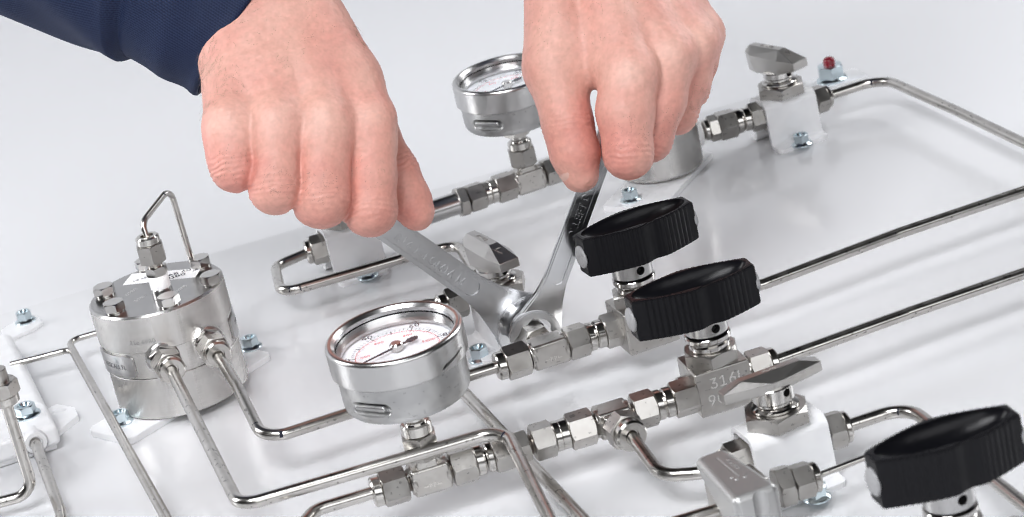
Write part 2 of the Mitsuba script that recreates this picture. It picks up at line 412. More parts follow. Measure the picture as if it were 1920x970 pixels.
# ------------------------------------------------------------------ gauges
def gauge(name_label, base, z0, top, tilt, needle, ystem):
    """Round pressure gauge facing up on a stem; base = axis at z0 (underside), top = height of the bezel."""
    t = thing('pressure_gauge', name_label, 'gauge')
    H = top - z0
    M = SH(base[0], base[1], z0) @ RZ(-9) @ RX(tilt) @ np.diag([0.868, 0.868, 1, 1])
    Rb, Rz = 31.6, 34.0
    zb = H - 12.5
    case = rev([(0, 0), (Rb - 4, 0), (Rb - 1.6, 0.7), (Rb - 0.4, 2.2), (Rb, 4.5), (Rb, zb), (Rb - 3, zb), (Rb - 3, 4), (0, 4)], 128)
    # the blow-out slot low on the front left of the case
    pocket = MF.batch_hull([MF.sphere(3.4, 24).translate([Rb + 0.6, s * 9.0, 8.0]) for s in (-1, 1)])
    a = -140 + 9
    case = case - pocket.rotate([0, 0, a]) + (MF.batch_hull([MF.sphere(1.4, 20).translate([Rb - 1.0, s * 7.4, 8.6]) for s in (-1, 1)]).rotate([0, 0, a]))
    obj('case', case, 'mat_case', t, M, 30)
    prof = [(Rb - 1.5, zb - 0.6), (Rz - 0.7, zb - 0.6), (Rz - 0.1, zb - 0.1), (Rz, zb + 1.2), (Rz, H - 2.2)]
    prof += [(Rz - 2.0 + 2.0 * math.cos(q), H - 2.0 + 2.0 * math.sin(q)) for q in np.linspace(0.15, math.pi / 2, 8)]
    prof += [(Rz - 3.0, H - 0.25), (Rz - 4.4, H - 1.6), (Rz - 4.6, H - 3.2), (Rb - 1.5, H - 3.2)]
    bez = rev(prof, 128)
    slit = MF.batch_hull([MF.cylinder(3, 0.35, 0.35, 12, True).rotate([0, 90, 0]).translate([Rz, s, zz]) for s, zz in ((-8.5, zb + 1.6), (-8.0, zb + 2.5), (8.5, zb + 4.6))])
    bez = bez - slit.rotate([0, 0, -54 + 9])
    bz = obj('bezel', bez, 'mat_bezel', t, M, 30)
    obj('inner_ring', rev([(Rz - 6.4, H - 8.2), (Rz - 3.4, H - 8.2), (Rz - 3.4, H - 3.3), (Rz - 4.4, H - 3.3), (Rz - 5.2, H - 5.2), (Rz - 6.4, H - 7.0)], 128), 'mat_bezel', bz, M, 30)
    obj('gasket', rev([(Rz - 4.9, H - 3.9), (Rz - 4.2, H - 3.9), (Rz - 4.2, H - 3.25), (Rz - 4.9, H - 3.25)], 96), 'mat_dark', bz, M, 30)
    zd = H - 9.2
    d = obj('dial', rev([(0, zd - 1.0), (Rz - 3.6, zd - 1.0), (Rz - 3.6, zd), (0, zd)], 96), 'mat_dial', t, M, 30)
    ticks, red = [], []
    a0, a1 = math.radians(225), math.radians(-45)
    for i in range(51):
        q = a0 + (a1 - a0) * i / 50
        L = 3.0 if i % 5 == 0 else 1.6
        ticks.append(tr(trimesh.creation.box((L, 0.5 if i % 5 == 0 else 0.24, 0.06)), RZ(math.degrees(q)) @ SH(23.6 - L / 2, 0, zd + 0.05)))
    for i in range(51):
        q = a0 + (a1 - a0) * i / 50
        L = 2.2 if i % 10 == 0 else 1.1
        red.append(tr(trimesh.creation.box((L, 0.26 if i % 10 == 0 else 0.14, 0.06)), RZ(math.degrees(q)) @ SH(20.6 - L / 2, 0, zd + 0.05)))
    arc = Polygon([(21.0 * math.cos(q), 21.0 * math.sin(q)) for q in np.linspace(a0, a1, 90)] + [(20.7 * math.cos(q), 20.7 * math.sin(q)) for q in np.linspace(a1, a0, 90)])
    red.append(tm(prism(arc, zd + 0.02, zd + 0.07)))
    for i, s in enumerate(('0', '20', '40', '60', '80', '100')):
        q = a0 + (a1 - a0) * i / 5
        ticks.append(tr(txt(s, 3.3, 0.06, True), SH(26.3 * math.cos(q), 26.3 * math.sin(q), zd + 0.02)))
    for i, s in enumerate(('0', '300', '600', '900', '1200', '1450')):
        q = a0 + (a1 - a0) * i / 5
        red.append(tr(txt(s, 1.9, 0.06, True), SH(16.0 * math.cos(q), 16.0 * math.sin(q), zd + 0.02)))
    red.append(tr(txt('psi', 2.4, 0.06, True), SH(6.5, -13.0, zd + 0.02)))
    ticks.append(tr(txt('bar', 2.4, 0.06, True), SH(-6.5, -13.0, zd + 0.02)))
    obj('black_scale', cat(*ticks), 'mat_ink', d, M, False)
    obj('red_scale', cat(*red), 'mat_red_ink', d, M, False)
    # needle with its tear-drop counterweight
    N = M @ RZ(needle)
    blade = Polygon([(0, -0.6), (22, -0.2), (22, 0.2), (0, 0.6)])
    tail = LineString([(0, 0), (-6, 0)]).buffer(0.6).union(affinity.scale(Point(-9.0, 0).buffer(1.9), 1.8, 1))
    nd = obj('needle', prism(blade.union(tail).buffer(0.01), zd + 1.7, zd + 2.2), 'mat_ink', t, N, 30)
    obj('hub', cyl(3.3, zd + 0.3, zd + 3.8, 0.7, 40), 'mat_polished', t, M, 35)
    obj('glass', rev([(0, H - 3.7), (Rz - 4.9, H - 3.7), (Rz - 4.9, H - 3.6), (0, H - 3.6)], 96) if False else
        (lambda V: (V, np.array([(0, i + 1, (i + 1) % 96 + 1) for i in range(96)])))(np.vstack([[[0, 0, H - 3.6]], [[(Rz - 4.7) * math.cos(q), (Rz - 4.7) * math.sin(q), H - 3.6] for q in np.linspace(0, 2 * math.pi, 97)[:-1]]])),
        'mat_glass', t, M, False)
    S = SH(base[0], base[1], 0)
    hx = obj('hex_neck', hexa(13.5, z0 - 9.0, z0 + 0.2, True, False), 'mat_fitting', t, S, 20)
    obj('stem', rev([(0, z0 - 13), (4.9, z0 - 13), (4.9, z0 - 11.6), (4.2, z0 - 11), (4.2, z0 - 8), (0, z0 - 8)], 40), 'mat_polished', hx, S, 30)
    L = z0 - 12.4 - ystem
    h, c = nut_mesh(14.3, L * 0.68, L * 0.32)
    n = obj('nut', h, 'mat_fitting', t, SH(base[0], base[1], ystem) @ RZ(17), 20)
    obj('collar', c, 'mat_collar', n, SH(base[0], base[1], ystem), 35)
    return t

def stamp(parent, ax, px, s='316', half=6.2):
    """Small raised forging marks on the front of a tee."""
    n = unit(np.array([0, -1.0, 0]) - ax.d * np.dot([0, -1.0, 0], ax.d))
    marks(parent, 4, 2.4, FR(ax.at(ax.t(px)) + n * (half - 0.02) + [0, 0, -2.0], n, ax.d), 'mat_collar', 0.22)

def marks(parent, n, h, M, mat, depth=0.3, name='raised_marks'):
    """Worn raised strokes where the photograph shows marks that cannot be read."""
    q = np.random.default_rng(n * 7 + int(h * 10))
    out = []
    for i in range(n):
        x = (i - (n - 1) / 2) * h * 0.75
        for k in range(2):
            w, l = h * 0.16, h * q.uniform(0.45, 1.0)
            out.append(tr(trimesh.creation.box((w, l, depth)), SH(x + k * h * 0.28, q.uniform(-0.15, 0.15) * h, depth / 2) @ RZ(q.choice([0, 0, 90, 25, -25]))))
    return obj(name, cat(*out), mat, parent, M, False)

def lettering(parent, s, h, M, mat='mat_engraved', depth=0.12, bold=False, name='lettering'):
    return obj(name, txt(s, h, depth, bold), mat, parent, M, False)

# ------------------------------------------------------------------ valves
def knob_outline():
    """Plan of the black bar knob, 60 mm long: two bulged sides with flutes and a smooth hollow, flat ends."""
    pts = []
    L, W, e = 28.6, 13.4, 5.0
    n = 260
    for side in (1, -1):
        for i in range(n + 1):
            u = (-1 + 2 * i / n) * (-side)
            x = L * u
            y = e + (W - e) * (1 - abs(u) ** 1.45)
            g = math.exp(-((u - 0.12) / 0.2) ** 4)
            y -= (2.2 * math.exp(-((u - 0.12) / 0.15) ** 2)) if side == -1 else 0
            g = g if side == -1 else 0
            fl = abs(math.sin(x * math.pi / 2.5)) ** 0.6 - 0.7
            if abs(u) < 0.86: y += 0.45 * fl * (1 - g)
            pts.append((x, y) if side == 1 else (x, -y))
    return Polygon(pts).buffer(0)

KNOB = knob_outline()

def knob(parent, M, H=18.5, label=None):
    body = prism(KNOB, 0, H, 1.3)
    dish = MF.sphere(1.0, 96).scale([26.6, 10.6, 10.5]).translate([0, 0, H + 0.9])
    body = body - dish
    hole = MF.cylinder(4, 5.6, 5.6, 32, True).rotate([0, 90, 0])
    for s in (-1, 1): body = body - hole.translate([s * 29.6, 0, H * 0.5])
    k = obj('knob', body, 'mat_black', parent, M, 26)
    for s in (-1, 1):
        obj('end_cap', rev([(0, 0), (5.0, 0), (5.5, 0.6), (5.3, 1.4), (4.0, 2.2), (0, 2.5)], 40), 'mat_cap', k, M @ SH(s * 28.0, 0, H * 0.48) @ FR((0, 0, 0), (s, 0, 0)), 35)
    return k

def needle_valve(label, c, zc, knob_z, yaw, text=None, kyaw=0, bx=25.5, by=24, bz=21, left_port=True, knob_h=19.3, kdx=0.0):
    t = thing('needle_valve', label, 'valve')
    B = SH(c[0], c[1], zc) @ RZ(yaw)
    b = obj('body', rbox(bx, by, bz, 0.9), 'mat_fitting', t, B, 25)
    for s in (-1, 1):
        obj('port', rev([(0, 0), (6.0, 0), (6.0, 4.2), (5.2, 5.0), (0, 5.0)], 40), 'mat_collar', b, B @ SH(s * bx / 2, 0, 0) @ FR((0, 0, 0), (s, 0, 0)), 30)
    if text:
        F = B @ SH(0, -by / 2 - 0.04, 0) @ RX(90)
        for i, (s, h, x, y) in enumerate(text):
            lettering(b, s, h, F @ SH(x, y, 0), depth=0.1)
    zt = zc + bz / 2
    S = SH(c[0], c[1], zt) @ RZ(yaw)
    obj('bonnet_nut', hexa(22.5, 0.02, 6.0, False, True), 'mat_fitting', t, S @ RZ(12), 20)
    obj('stem_ring', rev([(0, 5.8), (8.3, 5.8), (9.2, 6.6), (9.2, 8.4), (8.2, 9.0), (8.0, 10.0), (9.9, 10.1), (10.2, 10.6), (10.2, 12.4), (9.8, 12.9), (0, 12.9)], 64), 'mat_polished', t, S, 25)
    col = cyl(9.6, 13.6, knob_z - zt + 1.0, 0.4)
    hole = MF.cylinder(12, 2.1, 2.1, 24).rotate([90, 0, 0]).translate([0, -3, (13.6 + knob_z - zt) / 2 + 0.4])
    obj('stem_gap', cyl(8.0, 12.8, 13.8, 0.1), 'mat_dark', t, S, 30)
    obj('stem_collar', col - hole, 'mat_turned_top', t, S @ RZ(6 - yaw), 25)
    obj('set_screw', cyl(1.9, 0, 1, 0.2, 20), 'mat_dark', t, S @ RZ(6 - yaw) @ SH(0, -5.5, (13.6 + knob_z - zt) / 2 + 0.4) @ RX(90), 30)
    knob(t, SH(c[0] + kdx, c[1], knob_z) @ RZ(kyaw), knob_h)
    return t

def lozenge(parent, M, L=38.0, W=17.0, H=11.5, mark=True, low=4.5, b0=0.55, e0=4.6, top=(0.8, 0.45)):
    """Forged lever: long pointed block with blunt ends, its top a narrow flat with slopes all round."""
    def ring(l, w, z, e, b=b0):
        return [(-l, -e, z), (-l * b, -w, z), (l * b, -w, z), (l, -e, z), (l, e, z), (l * b, w, z), (-l * b, w, z), (-l, e, z)]
    r = 0.45
    s = MF.sphere(r, 12)
    pts = ring(L / 2 - r, W / 2 - r, r, e0) + ring(L / 2 - r, W / 2 - r, low, e0) + [(x, y, H - r) for x in (-L / 2 * top[0], L / 2 * top[1]) for y in (-1.7, 1.7)]
    k = obj('lever', MF.batch_hull([s.translate(list(p)) for p in pts]), 'mat_handle', parent, M, 18)
    if mark:   # raised triangle on the slope of the near end, and raised strokes on the flat
        marks(k, 4, 1.9, M @ SH(0, 0, H - 0.05), 'mat_handle')
    return k

def wedge(parent, M, k=1.0, kz=1.22):
    """Forged bar lever: flat narrow top, sloping flanks, a tall far end and a thin raised near end (towards +x)."""
    r = 0.5
    half = [(-18, 2.5, 12), (6, 2.6, 12), (-19, 5, 9.8), (-14, 7.0, 8.6), (8, 7.2, 8.2), (19.5, 5.3, 7.6), (19.5, 5.3, 4.0), (-18.5, 4.5, .5), (-12, 6.6, .5), (4, 6.6, .5), (8, 6.3, 1.6)]
    s = MF.sphere(r, 12)
    m = MF.batch_hull([s.translate([x * k, sg * (y - r), (z - (r if z > 6 else -r * 0)) * kz]) for x, y, z in half for sg in (-1, 1)])
    lv = obj('lever', m, 'mat_handle', parent, M, 18)
    tri = Polygon([(0, 0), (5, -2.4), (5, 2.4)]).difference(Polygon([(1.4, 0), (4.4, -1.5), (4.4, 1.5)]))
    sl = math.degrees(math.atan2((12 - 7.6) * kz, 13.5))
    obj('arrow_mark', prism(tri, 0, 0.4), 'mat_handle', lv, M @ SH(14.5, 0, 9.25 * kz) @ RY(sl) @ RZ(180) , False)
    marks(lv, 6, 2.2, M @ SH(-6, 0, 11.95 * kz), 'mat_handle', 0.35)
    return lv

def toggle_valve(label, c, H, yaw, hyaw, nuts=(), zc=16.5, lever=True, hexaf=25.0, L=38.0, W=17.0, HH=11.5, gap=4.6, b0=0.55, low=6.0, e0=4.8, top=(0.82, 0.4), bar=False):
    t = thing('toggle_valve', label, 'valve')
    S = SH(c[0], c[1], H)
    obj('body', rbox(24, 17, 20, 2).translate([0, 0, zc - H]), 'mat_fitting', t, S @ RZ(yaw), 30)
    obj('panel_nut', hexa(hexaf, 0.05, 6.2, False, True), 'mat_fitting', t, S @ RZ(8), 20)
    if lever:
        obj('stem_ring', rev([(0, 6), (9.0, 6), (10.0, 6.6), (10.0, 7.4), (8.8, 8.2), (7.6, 8.6), (7.6, 9.6), (0, 9.6)], 64), 'mat_polished', t, S, 25)
        obj('stem_gap', cyl(6.6, 9.5, 10.4, 0.1), 'mat_dark', t, S, 30)
        hub = cyl(8.8, 10.2, 10.2 + gap + 1.2, 0.4)
        hub = hub - MF.cylinder(12, 1.8, 1.8, 24).rotate([90, 0, 0]).translate([0, -4, 10.4 + gap * 0.75])
        obj('hub', hub, 'mat_polished', t, S @ RZ(hyaw * 0 + 20), 25)
        obj('set_screw', cyl(1.6, 0, 1, 0.2, 20), 'mat_dark', t, S @ RZ(20) @ SH(0, -5.5, 10.4 + gap * 0.75) @ RX(90), 30)
        if bar: wedge(t, S @ SH(0, 0, 10.2 + gap) @ RZ(hyaw), L / 37.0)
        else: lozenge(t, S @ SH(0, 0, 10.2 + gap) @ RZ(hyaw), L, W, HH, b0=b0, low=low, e0=e0, top=top)
    return t

# ------------------------------------------------------------------ lower run: gauge tee, union, tee, needle valve
lo = Axis(P(729, 914.5, 22), P(1275.7, 747, 22))
Y_ = np.array([0, 1.0, 0]); Z_ = np.array([0, 0, 1.0])
t = thing('tee_fitting', 'steel tube tee under the large front gauge, at the left end of the nearest run', 'pipe fitting')
m, F1 = tee_body(lo, 770, 840, 803, Z_, 9.5)
b = obj('body', m, 'mat_fitting', t, None, 25)
stamp(b, lo, 803)
neck(t, lo, 755, 772); neck(t, lo, 838, 850)
nut_px(t, lo, 697, 762, 'L', roll=12); nut_px(t, lo, 845, 907, 'R', roll=20)
obj('thread', cyl(4.8, 22 + 8, 33, 0.2), 'mat_thread', t, SH(*lo.at(lo.t(803))[:2], 0), 30)

tee_pt = lo.at(lo.t(803))
gauge('large front pressure gauge, dial facing up, left of the wrench heads', tee_pt[:2], 60.5, 91.0, 2.0, 205, 31.5)

t = thing('union_fitting', 'straight steel union between the two tees of the nearest run, partly under a bent tube', 'pipe fitting')
neck(t, lo, 904, 922, 3.0, 'tube_stub', 'mat_tube')
nut_px(t, lo, 910, 958, 'L', roll=40); neck(t, lo, 952, 972)
a, bb = lo.t(968), lo.t(990)
obj('body', hexa(13.5, 0, bb - a, True, True), 'mat_fitting', t, lo.frame(a, roll=5), 20)
neck(t, lo, 986, 1003); nut_px(t, lo, 998, 1052, 'R', roll=28)
neck(t, lo, 1046, 1056, 3.0, 'tube_stub', 'mat_tube')

t = thing('tee_fitting', 'steel tube tee whose side nut feeds the bent tube to the nearest bracket', 'pipe fitting')
nut_px(t, lo, 1047, 1112, 'L', roll=24); neck(t, lo, 1106, 1124)
frontd = np.array([0.05, -1.0, 0.0])
m, F1 = tee_body(lo, 1118, 1180, 1146, frontd, 9.0)
obj('body', m, 'mat_fitting', t, None, 25)
neck(t, lo, 1176, 1192); nut_px(t, lo, 1187, 1243, 'R', roll=33)
neck(t, lo, 1238, 1250, 3.0, 'tube_stub', 'mat_tube')
tc = lo.at(lo.t(1146))
nut(t, FR(tc + frontd * 9.5, frontd), 15.0, 8.5, 4.5, roll=10)

bc = np.array([108.0, -157.0, 22.0])
nv = needle_valve('middle needle valve of the three, black bar knob above a square block stamped 316L', bc, 22.0, 52.5, -4,
                  text=(('316L', 4.9, 1.6, 4.4), ('900', 4.9, -2.4, -3.2)), kyaw=-3, kdx=-3.5)
nut_px(nv, lo, 1243, 1304, 'L', roll=17)
neck(nv, lo, 1296, 1318, 4.6)
rt = Axis(bc, P(1460.8, 676, 22))
nut_px(nv, rt, 1404, 1456, 'R', roll=30)
p2 = [rt.at(rt.t(1440)), P(1700, 588.5, 21), P(1925, 511, 20), P(2250, 399, 20)]
tube('long straight steel tube running off the right edge, nearer of the two', p2, 2.75)

# ------------------------------------------------------------------ middle run: the tee in the two spanners, needle valve
mi_ = Axis(P(909.5, 695.4, 22), P(1140, 621, 22))
t = thing('tee_fitting', 'steel tube tee held by the jaws of the two wrenches', 'pipe fitting')
nut_px(t, mi_, 930, 990, 'L', roll=15); neck(t, mi_, 984, 998)
m, F1 = tee_body(mi_, 994, 1060, 1026, Y_, 12)
b = obj('body', m, 'mat_fitting', t, None, 25)
stamp(b, mi_, 1028)
neck(t, mi_, 1056, 1068); nut_px(t, mi_, 1062, 1114, 'R', roll=26)
tcm = mi_.at(mi_.t(1026))
obj('branch_nut', hexa(14.3, 10.5, 21.5), 'mat_fitting', t, FR(tcm, Y_) @ RZ(30), 20)
obj('branch_body', hexa(14.3, 23.5, 37), 'mat_fitting', t, FR(tcm, Y_) @ RZ(10), 20)
obj('thread', cyl(4.6, 8, 44, 0.2), 'mat_thread', t, FR(tcm, Y_), 30)
bm = mi_.at(mi_.t(1030)) + mi_.d * 47.0
nv = needle_valve('rear needle valve of the three, black bar knob in front of the upright wrench', bm, 22.0, 53.5, 0, kyaw=3, kdx=5.5)
neck(nv, mi_, 1108, 1122, 3.0, 'tube_stub', 'mat_tube')
nut_px(nv, mi_, 1115, 1172, 'L', roll=22); neck(nv, mi_, 1166, 1180)
p1 = [bm + np.array([14, 0, 0]), P(1434.8, 531.9, 21), P(1680, 439.5, 21), P(1925, 357, 20), P(2200, 265, 20)]
tube('long straight steel tube running off the right edge, farther of the two', p1, 2.75)
nut(nv, FR(bm + np.array([16.0, 0, 0]), (1, 0.0, 0)), roll=12)

# ------------------------------------------------------------------ back run: inline filter, tee with the small gauge
ba = Axis(P(812, 396.6, 20), P(1038.4, 319.6, 20))
t = thing('inline_filter', 'smooth steel barrel with a hexagon shoulder by the thumb of the left fist', 'filter')
a, e = ba.t(790), ba.t(858)
obj('barrel', rev([(0, a), (5.8, a), (6.3, a + 0.6), (6.3, e), (0, e)], 48), 'mat_bezel', t, FR(ba.o, ba.d), 30)
obj('shoulder', hexa(15.5, e - 0.2, ba.t(873), True, True), 'mat_fitting', t, FR(ba.o, ba.d) @ RZ(14), 20)
neck(t, ba, 868, 882, 3.6)
t = thing('tee_fitting', 'steel tube tee under the rear gauge', 'pipe fitting')
nut_px(t, ba, 876, 917, 'R', roll=20); neck(t, ba, 912, 922, 3.0, 'tube_stub', 'mat_tube')
nut_px(t, ba, 916, 962, 'L', roll=32); neck(t, ba, 957, 968)
m, F1 = tee_body(ba, 964, 1015, 989, Z_, 9.0)
obj('body', m, 'mat_fitting', t, None, 25)
neck(t, ba, 1011, 1024); nut_px(t, ba, 1019, 1068, 'R', roll=16)
tp = ba.at(ba.t(989))
obj('thread', cyl(4.8, 27, 32, 0.2), 'mat_thread', t, SH(tp[0], tp[1], 0), 30)
gauge('rear pressure gauge, half hidden behind the right-hand fist', tp[:2], 56.0, 84.0, 2.0, 208, 29.5)
tube('short steel tube passing behind the right-hand fist from the rear gauge tee', [ba.at(ba.t(1060)), ba.at(ba.t(1060)) + ba.d * 40], 2.75)

# ------------------------------------------------------------------ steel pot with its plate, and the chain to the far bracket
pc = P(1241, 316, 4.2)
t = thing('steel_pot', 'upright brushed steel filter pot behind the right-hand fist', 'filter')
plan = Polygon([P(1128, 389, 3)[:2], P(1240, 392, 3)[:2], P(1337, 286, 3)[:2], P(1337, 286, 3)[:2] + (P(1128, 389, 3) - P(1240, 392, 3))[:2]])
obj('base_plate', prism(plan.buffer(-2).buffer(2), 0.02, 3.4, 0.5), 'mat_paint', t, None, 30)
V, F, UV = lathe_uv([(0, 0.2), (19, 0.2), (22.6, 1.2), (24, 3.4), (24, 26.5), (23.4, 27.0), (23.4, 28.0), (24.3, 28.6), (24.6, 33), (24.6, 48), (23, 50), (0, 50)])
obj('body', (V, F), 'mat_turned', t, SH(pc[0], pc[1], 3.4), True, uv=UV)
rc = Axis(P(1310, 248, 19), P(1413, 220, 19))
S0 = FR(rc.o, rc.d)
obj('port_ring', rev([(0, rc.t(1296)), (8.2, rc.t(1296)), (8.2, rc.t(1310)), (7.2, rc.t(1314)), (0, rc.t(1314))], 40), 'mat_nylon', t, S0, 30)
neck(t, rc, 1308, 1326, 5.2)
fz = P(1183, 375, 3.4)
t = thing('union_fitting', 'dark steel union between the steel pot and the far white bracket', 'pipe fitting')
nut_px(t, rc, 1319, 1346, 'L', af=13, roll=20, cfrac=0.35); neck(t, rc, 1342, 1350)
nut_px(t, rc, 1345, 1391, 'R', af=14.8, roll=26); neck(t, rc, 1386, 1398, 3.0, 'tube_stub', 'mat_tube')
flange_bolt(fz, 'flange screw at the front corner of the plate under the steel pot')

# ------------------------------------------------------------------ far bracket with its valve
BR = (287.2, 148.5)
hat_bracket(*BR, 31.5, 21.0, 28.0, 'white hat-shaped bracket farthest right, below the tilted silver lever', 9.5)
tv = toggle_valve('toggle valve on the far right bracket, lever tilted beside the red cap', BR, 28.0, 0, -73, L=38, gap=2.4, bar=True)
nut_px(tv, rc, 1392, 1440, 'L', roll=12)
rn = Axis(np.array([BR[0], BR[1], 16.5]), P(1613, 159, 16.5))
nut_px(tv, rn, 1524, 1554, 'R', roll=24)
flange_bolt(np.array([*P(1504, 271, 2.4)[:2], 2.4]), 'flange screw in the foot of the far right bracket')
p = [rn.at(rn.t(1540)), P(1600, 163, 17), P(1673, 150, 19), P(1800, 211, 19), P(1930, 273, 19)]
p[2] = P(1660, 147, 19)
tube('steel tube leaving the far bracket and bending down the right side of the panel', [p[0], P(1655, 146.5, 18), P(1790, 206.5, 19), P(1935, 276, 19)], 2.75, 17, marks=((1639, 156, 2.0),))
# red capped screw on its white tab
rp = P(1560, 150, 2.2)
t = thing('capped_screw', 'red-capped stud in a large zinc flange nut on the far corner of the panel', 'screw')
obj('tab', prism(affinity.rotate(sbox(rp[0] - 20, rp[1] - 12, rp[0] + 19, rp[1] + 11).buffer(-3).buffer(3), -6), 0.02, 2.2, 0.5), 'mat_paint', t, None, 30)
R0 = SH(*rp)
obj('flange_nut', cat(rev([(0, 0), (9.2, 0), (9.2, 1.0), (8.6, 1.7), (6.9, 2.6), (0, 2.6)]), hexa(14.2, 2.0, 9.6, False, True)), 'mat_zinc', t, R0 @ RZ(10), 25)
obj('cap', rev([(0, 9), (3.5, 9), (3.6, 12.2), (3.2, 13.5), (2.2, 14.2), (0, 14.4)], 40), 'mat_red', t, R0, 40)

# ------------------------------------------------------------------ left middle: bracket under the fist, U-bent tube
BL = (28.5, 164.0)
hat_bracket(*BL, 29.5, 21.0, 29.0, 'white hat-shaped bracket half hidden under the left-hand fist', 10.5)
tv = toggle_valve('valve body in the bracket under the left-hand fist', BL, 29.0, 0, 0, lever=False)
ln = Axis(np.array([BL[0], BL[1], 17.0]), P(592, 469, 17))
nut_px(tv, ln, 617, 573, 'R', roll=14, cfrac=0.25)
flange_bolt(np.array([*P(690, 519, 2.4)[:2], 2.4]), 'flange screw in the foot of the bracket behind the U-bent tube')
nb = P(893, 515, 17)
U = [ln.at(ln.t(580)), P(516, 500, 17), P(527, 551, 17), P(751, 486, 17), P(858, 458, 17), nb]
tube('U-bent steel tube lying below the left-hand fist', U, 2.75, 9.5, marks=((548, 549, 0.7), (566, 547, 0.7)))

# ------------------------------------------------------------------ valve behind the wrenches
BM = (62.5, 3.0)
hat_bracket(*BM, 38.0, 21.0, 28.0, 'white bracket behind the wrench heads', 9.5, yaw=90)
tv = toggle_valve('toggle valve behind the wrenches, faceted lever pointing at the viewer', BM, 28.0, 90, -82, L=38, hexaf=26, gap=2.4, bar=True)
nut(tv, FR((BM[0] + 1.5, 21.0, 17), unit(nb - np.array((BM[0] + 1.5, 21.0, 17))), None), 15.5, 13, 5, roll=8)
sn = np.array([52.0, 24.0, 20.0])
sd = unit(P(838, 561, 20) - P(870, 551, 20))
s0 = P(872, 562, 20)
nut(tv, FR(s0, sd), 14.3, 9.5, 4.5, roll=12)
sp = [s0 + sd * 4, P(797, 570.5, 19), P(726, 588, 13), P(878.75, 745.2, 8), P(1090, 971, 7), P(1130, 1013, 7)]
tube('steel tube passing under the nearest run towards the bottom edge', sp, 2.9, 13)

# ------------------------------------------------------------------ round regulator at the left
cx, cy = P(345, 730, 4)[:2]
t = thing('cylinder_regulator', 'round turned-steel regulator body with six bolts on its lid, at the left', 'regulator')
C0 = SH(cx, cy, 0)
v = [(P(243, 827, 3)[:2]), (P(512, 663, 3)[:2])]
dv = unit(v[1] - v[0]); nv2 = np.array([-dv[1], dv[0]])
plate = Polygon([v[0], v[1], v[1] + nv2 * 34, v[0] + nv2 * 34])
obj('base_plate', prism(plate.buffer(-5).buffer(5), 0.02, 3.6, 0.5), 'mat_paint', t, None, 30)
V, F, UV = lathe_uv([(0, 3.7), (32.2, 3.7), (33.2, 4.6), (33.2, 25.6), (32.9, 26.0), (32.4, 26.1)])
obj('base_disc', (V, F), 'mat_turned', t, C0, True, uv=UV)
V, F, UV = lathe_uv([(32.4, 26.1), (32.9, 26.4), (32.9, 40.2), (32.5, 40.6)])
obj('middle_ring', (V, F), 'mat_turned', t, C0, True, uv=UV)
V, F, UV = lathe_uv([(32.5, 40.6), (33.6, 40.7), (33.9, 41.1), (33.9, 58.9)])
obj('lid_disc', (V, F), 'mat_turned', t, C0, True, uv=UV)
ld = obj('lid_face', rev([(0, 50), (33.9, 50), (33.9, 58.9), (32.9, 59.9), (0, 60.0)], 96), 'mat_turned_top', t, C0, 30) if False else \
    obj('lid_face', lathe_uv([(33.9, 58.9), (32.9, 59.9), (0, 60.0)])[:2], 'mat_turned_top', t, C0, 40)
for i, (px, py) in enumerate(((194, 541), (213, 571), (315, 559), (395, 518), (374, 487), (272, 492))):
    q = P(px, py, 63.5)
    bt = obj('bolt', hexa(9.8, 60.9, 65.0, False, True), 'mat_polished', t, SH(q[0], q[1], 0) @ RZ(12 + 17 * i), 20)
    obj('washer', cyl(4.7, 59.9, 61.0, 0.2), 'mat_collar', bt, SH(q[0], q[1], 0), 30)
# engraved marks on the lid
for s, h, px, py, r in (('6980', 2.4, 246, 548, 38), ('316L', 2.2, 262, 560, 38), ('4200', 2.2, 340, 541, 38)):
    lettering(ld, s, h, SH(*P(px, py, 60)[:2], 60.02) @ RZ(r), depth=0.06)
q = [P(x, y, 60.1)[:2] for x, y in ((230, 535), (247, 514), (377, 503), (366, 520))]
st = obj('sticker', prism(Polygon(q), 60.03, 60.16), 'mat_label', t, None, False, label='white paper label across the lid')
for s, h, px, py in (('A8.6o', 3.1, 336, 511), ('IIB0', 3.1, 331, 518), ('JR', 2.0, 365, 507), ('CE 15', 1.8, 262, 524)):
    lettering(st, s, h, SH(*P(px, py, 60.2)[:2], 60.15) @ RZ(-3), 'mat_ink', 0.05, True)
# centre stack
qx, qy = P(307, 556, 60)[:2]
S0 = SH(qx, qy, 60)
sk = obj('centre_post', cyl(5.2, -0.1, 5.2, 0.3), 'mat_bezel', t, S0, 30)
obj('nylon_bush', cyl(5.0, 5.0, 12.2, 0.4), 'mat_nylon', t, S0, 30)
obj('post_hexagon', hexa(9.6, 12.0, 16.6), 'mat_polished', t, S0 @ RZ(10), 20)
obj('thread', cyl(3.7, 16, 20.5, 0.2), 'mat_thread', t, S0, 30)
nut(t, S0 @ SH(0, 0, 19.0), 12.4, 9.5, 4.2, roll=20)
topn = np.array([qx, qy, 60 + 31.0])
dtop = depth_of(topn)
en = np.array([*P(360, 490, 62)[:2], 61.0])
pA = D(266, 418, dtop)
pB = D(318, 352, (dtop + depth_of(en)) / 2)
tube('thin steel loop tube rising from the top of the round regulator', [topn - [0, 0, 4], pA, pB, en], 1.55, 6.5, marks=((305, 371, 0.8),))
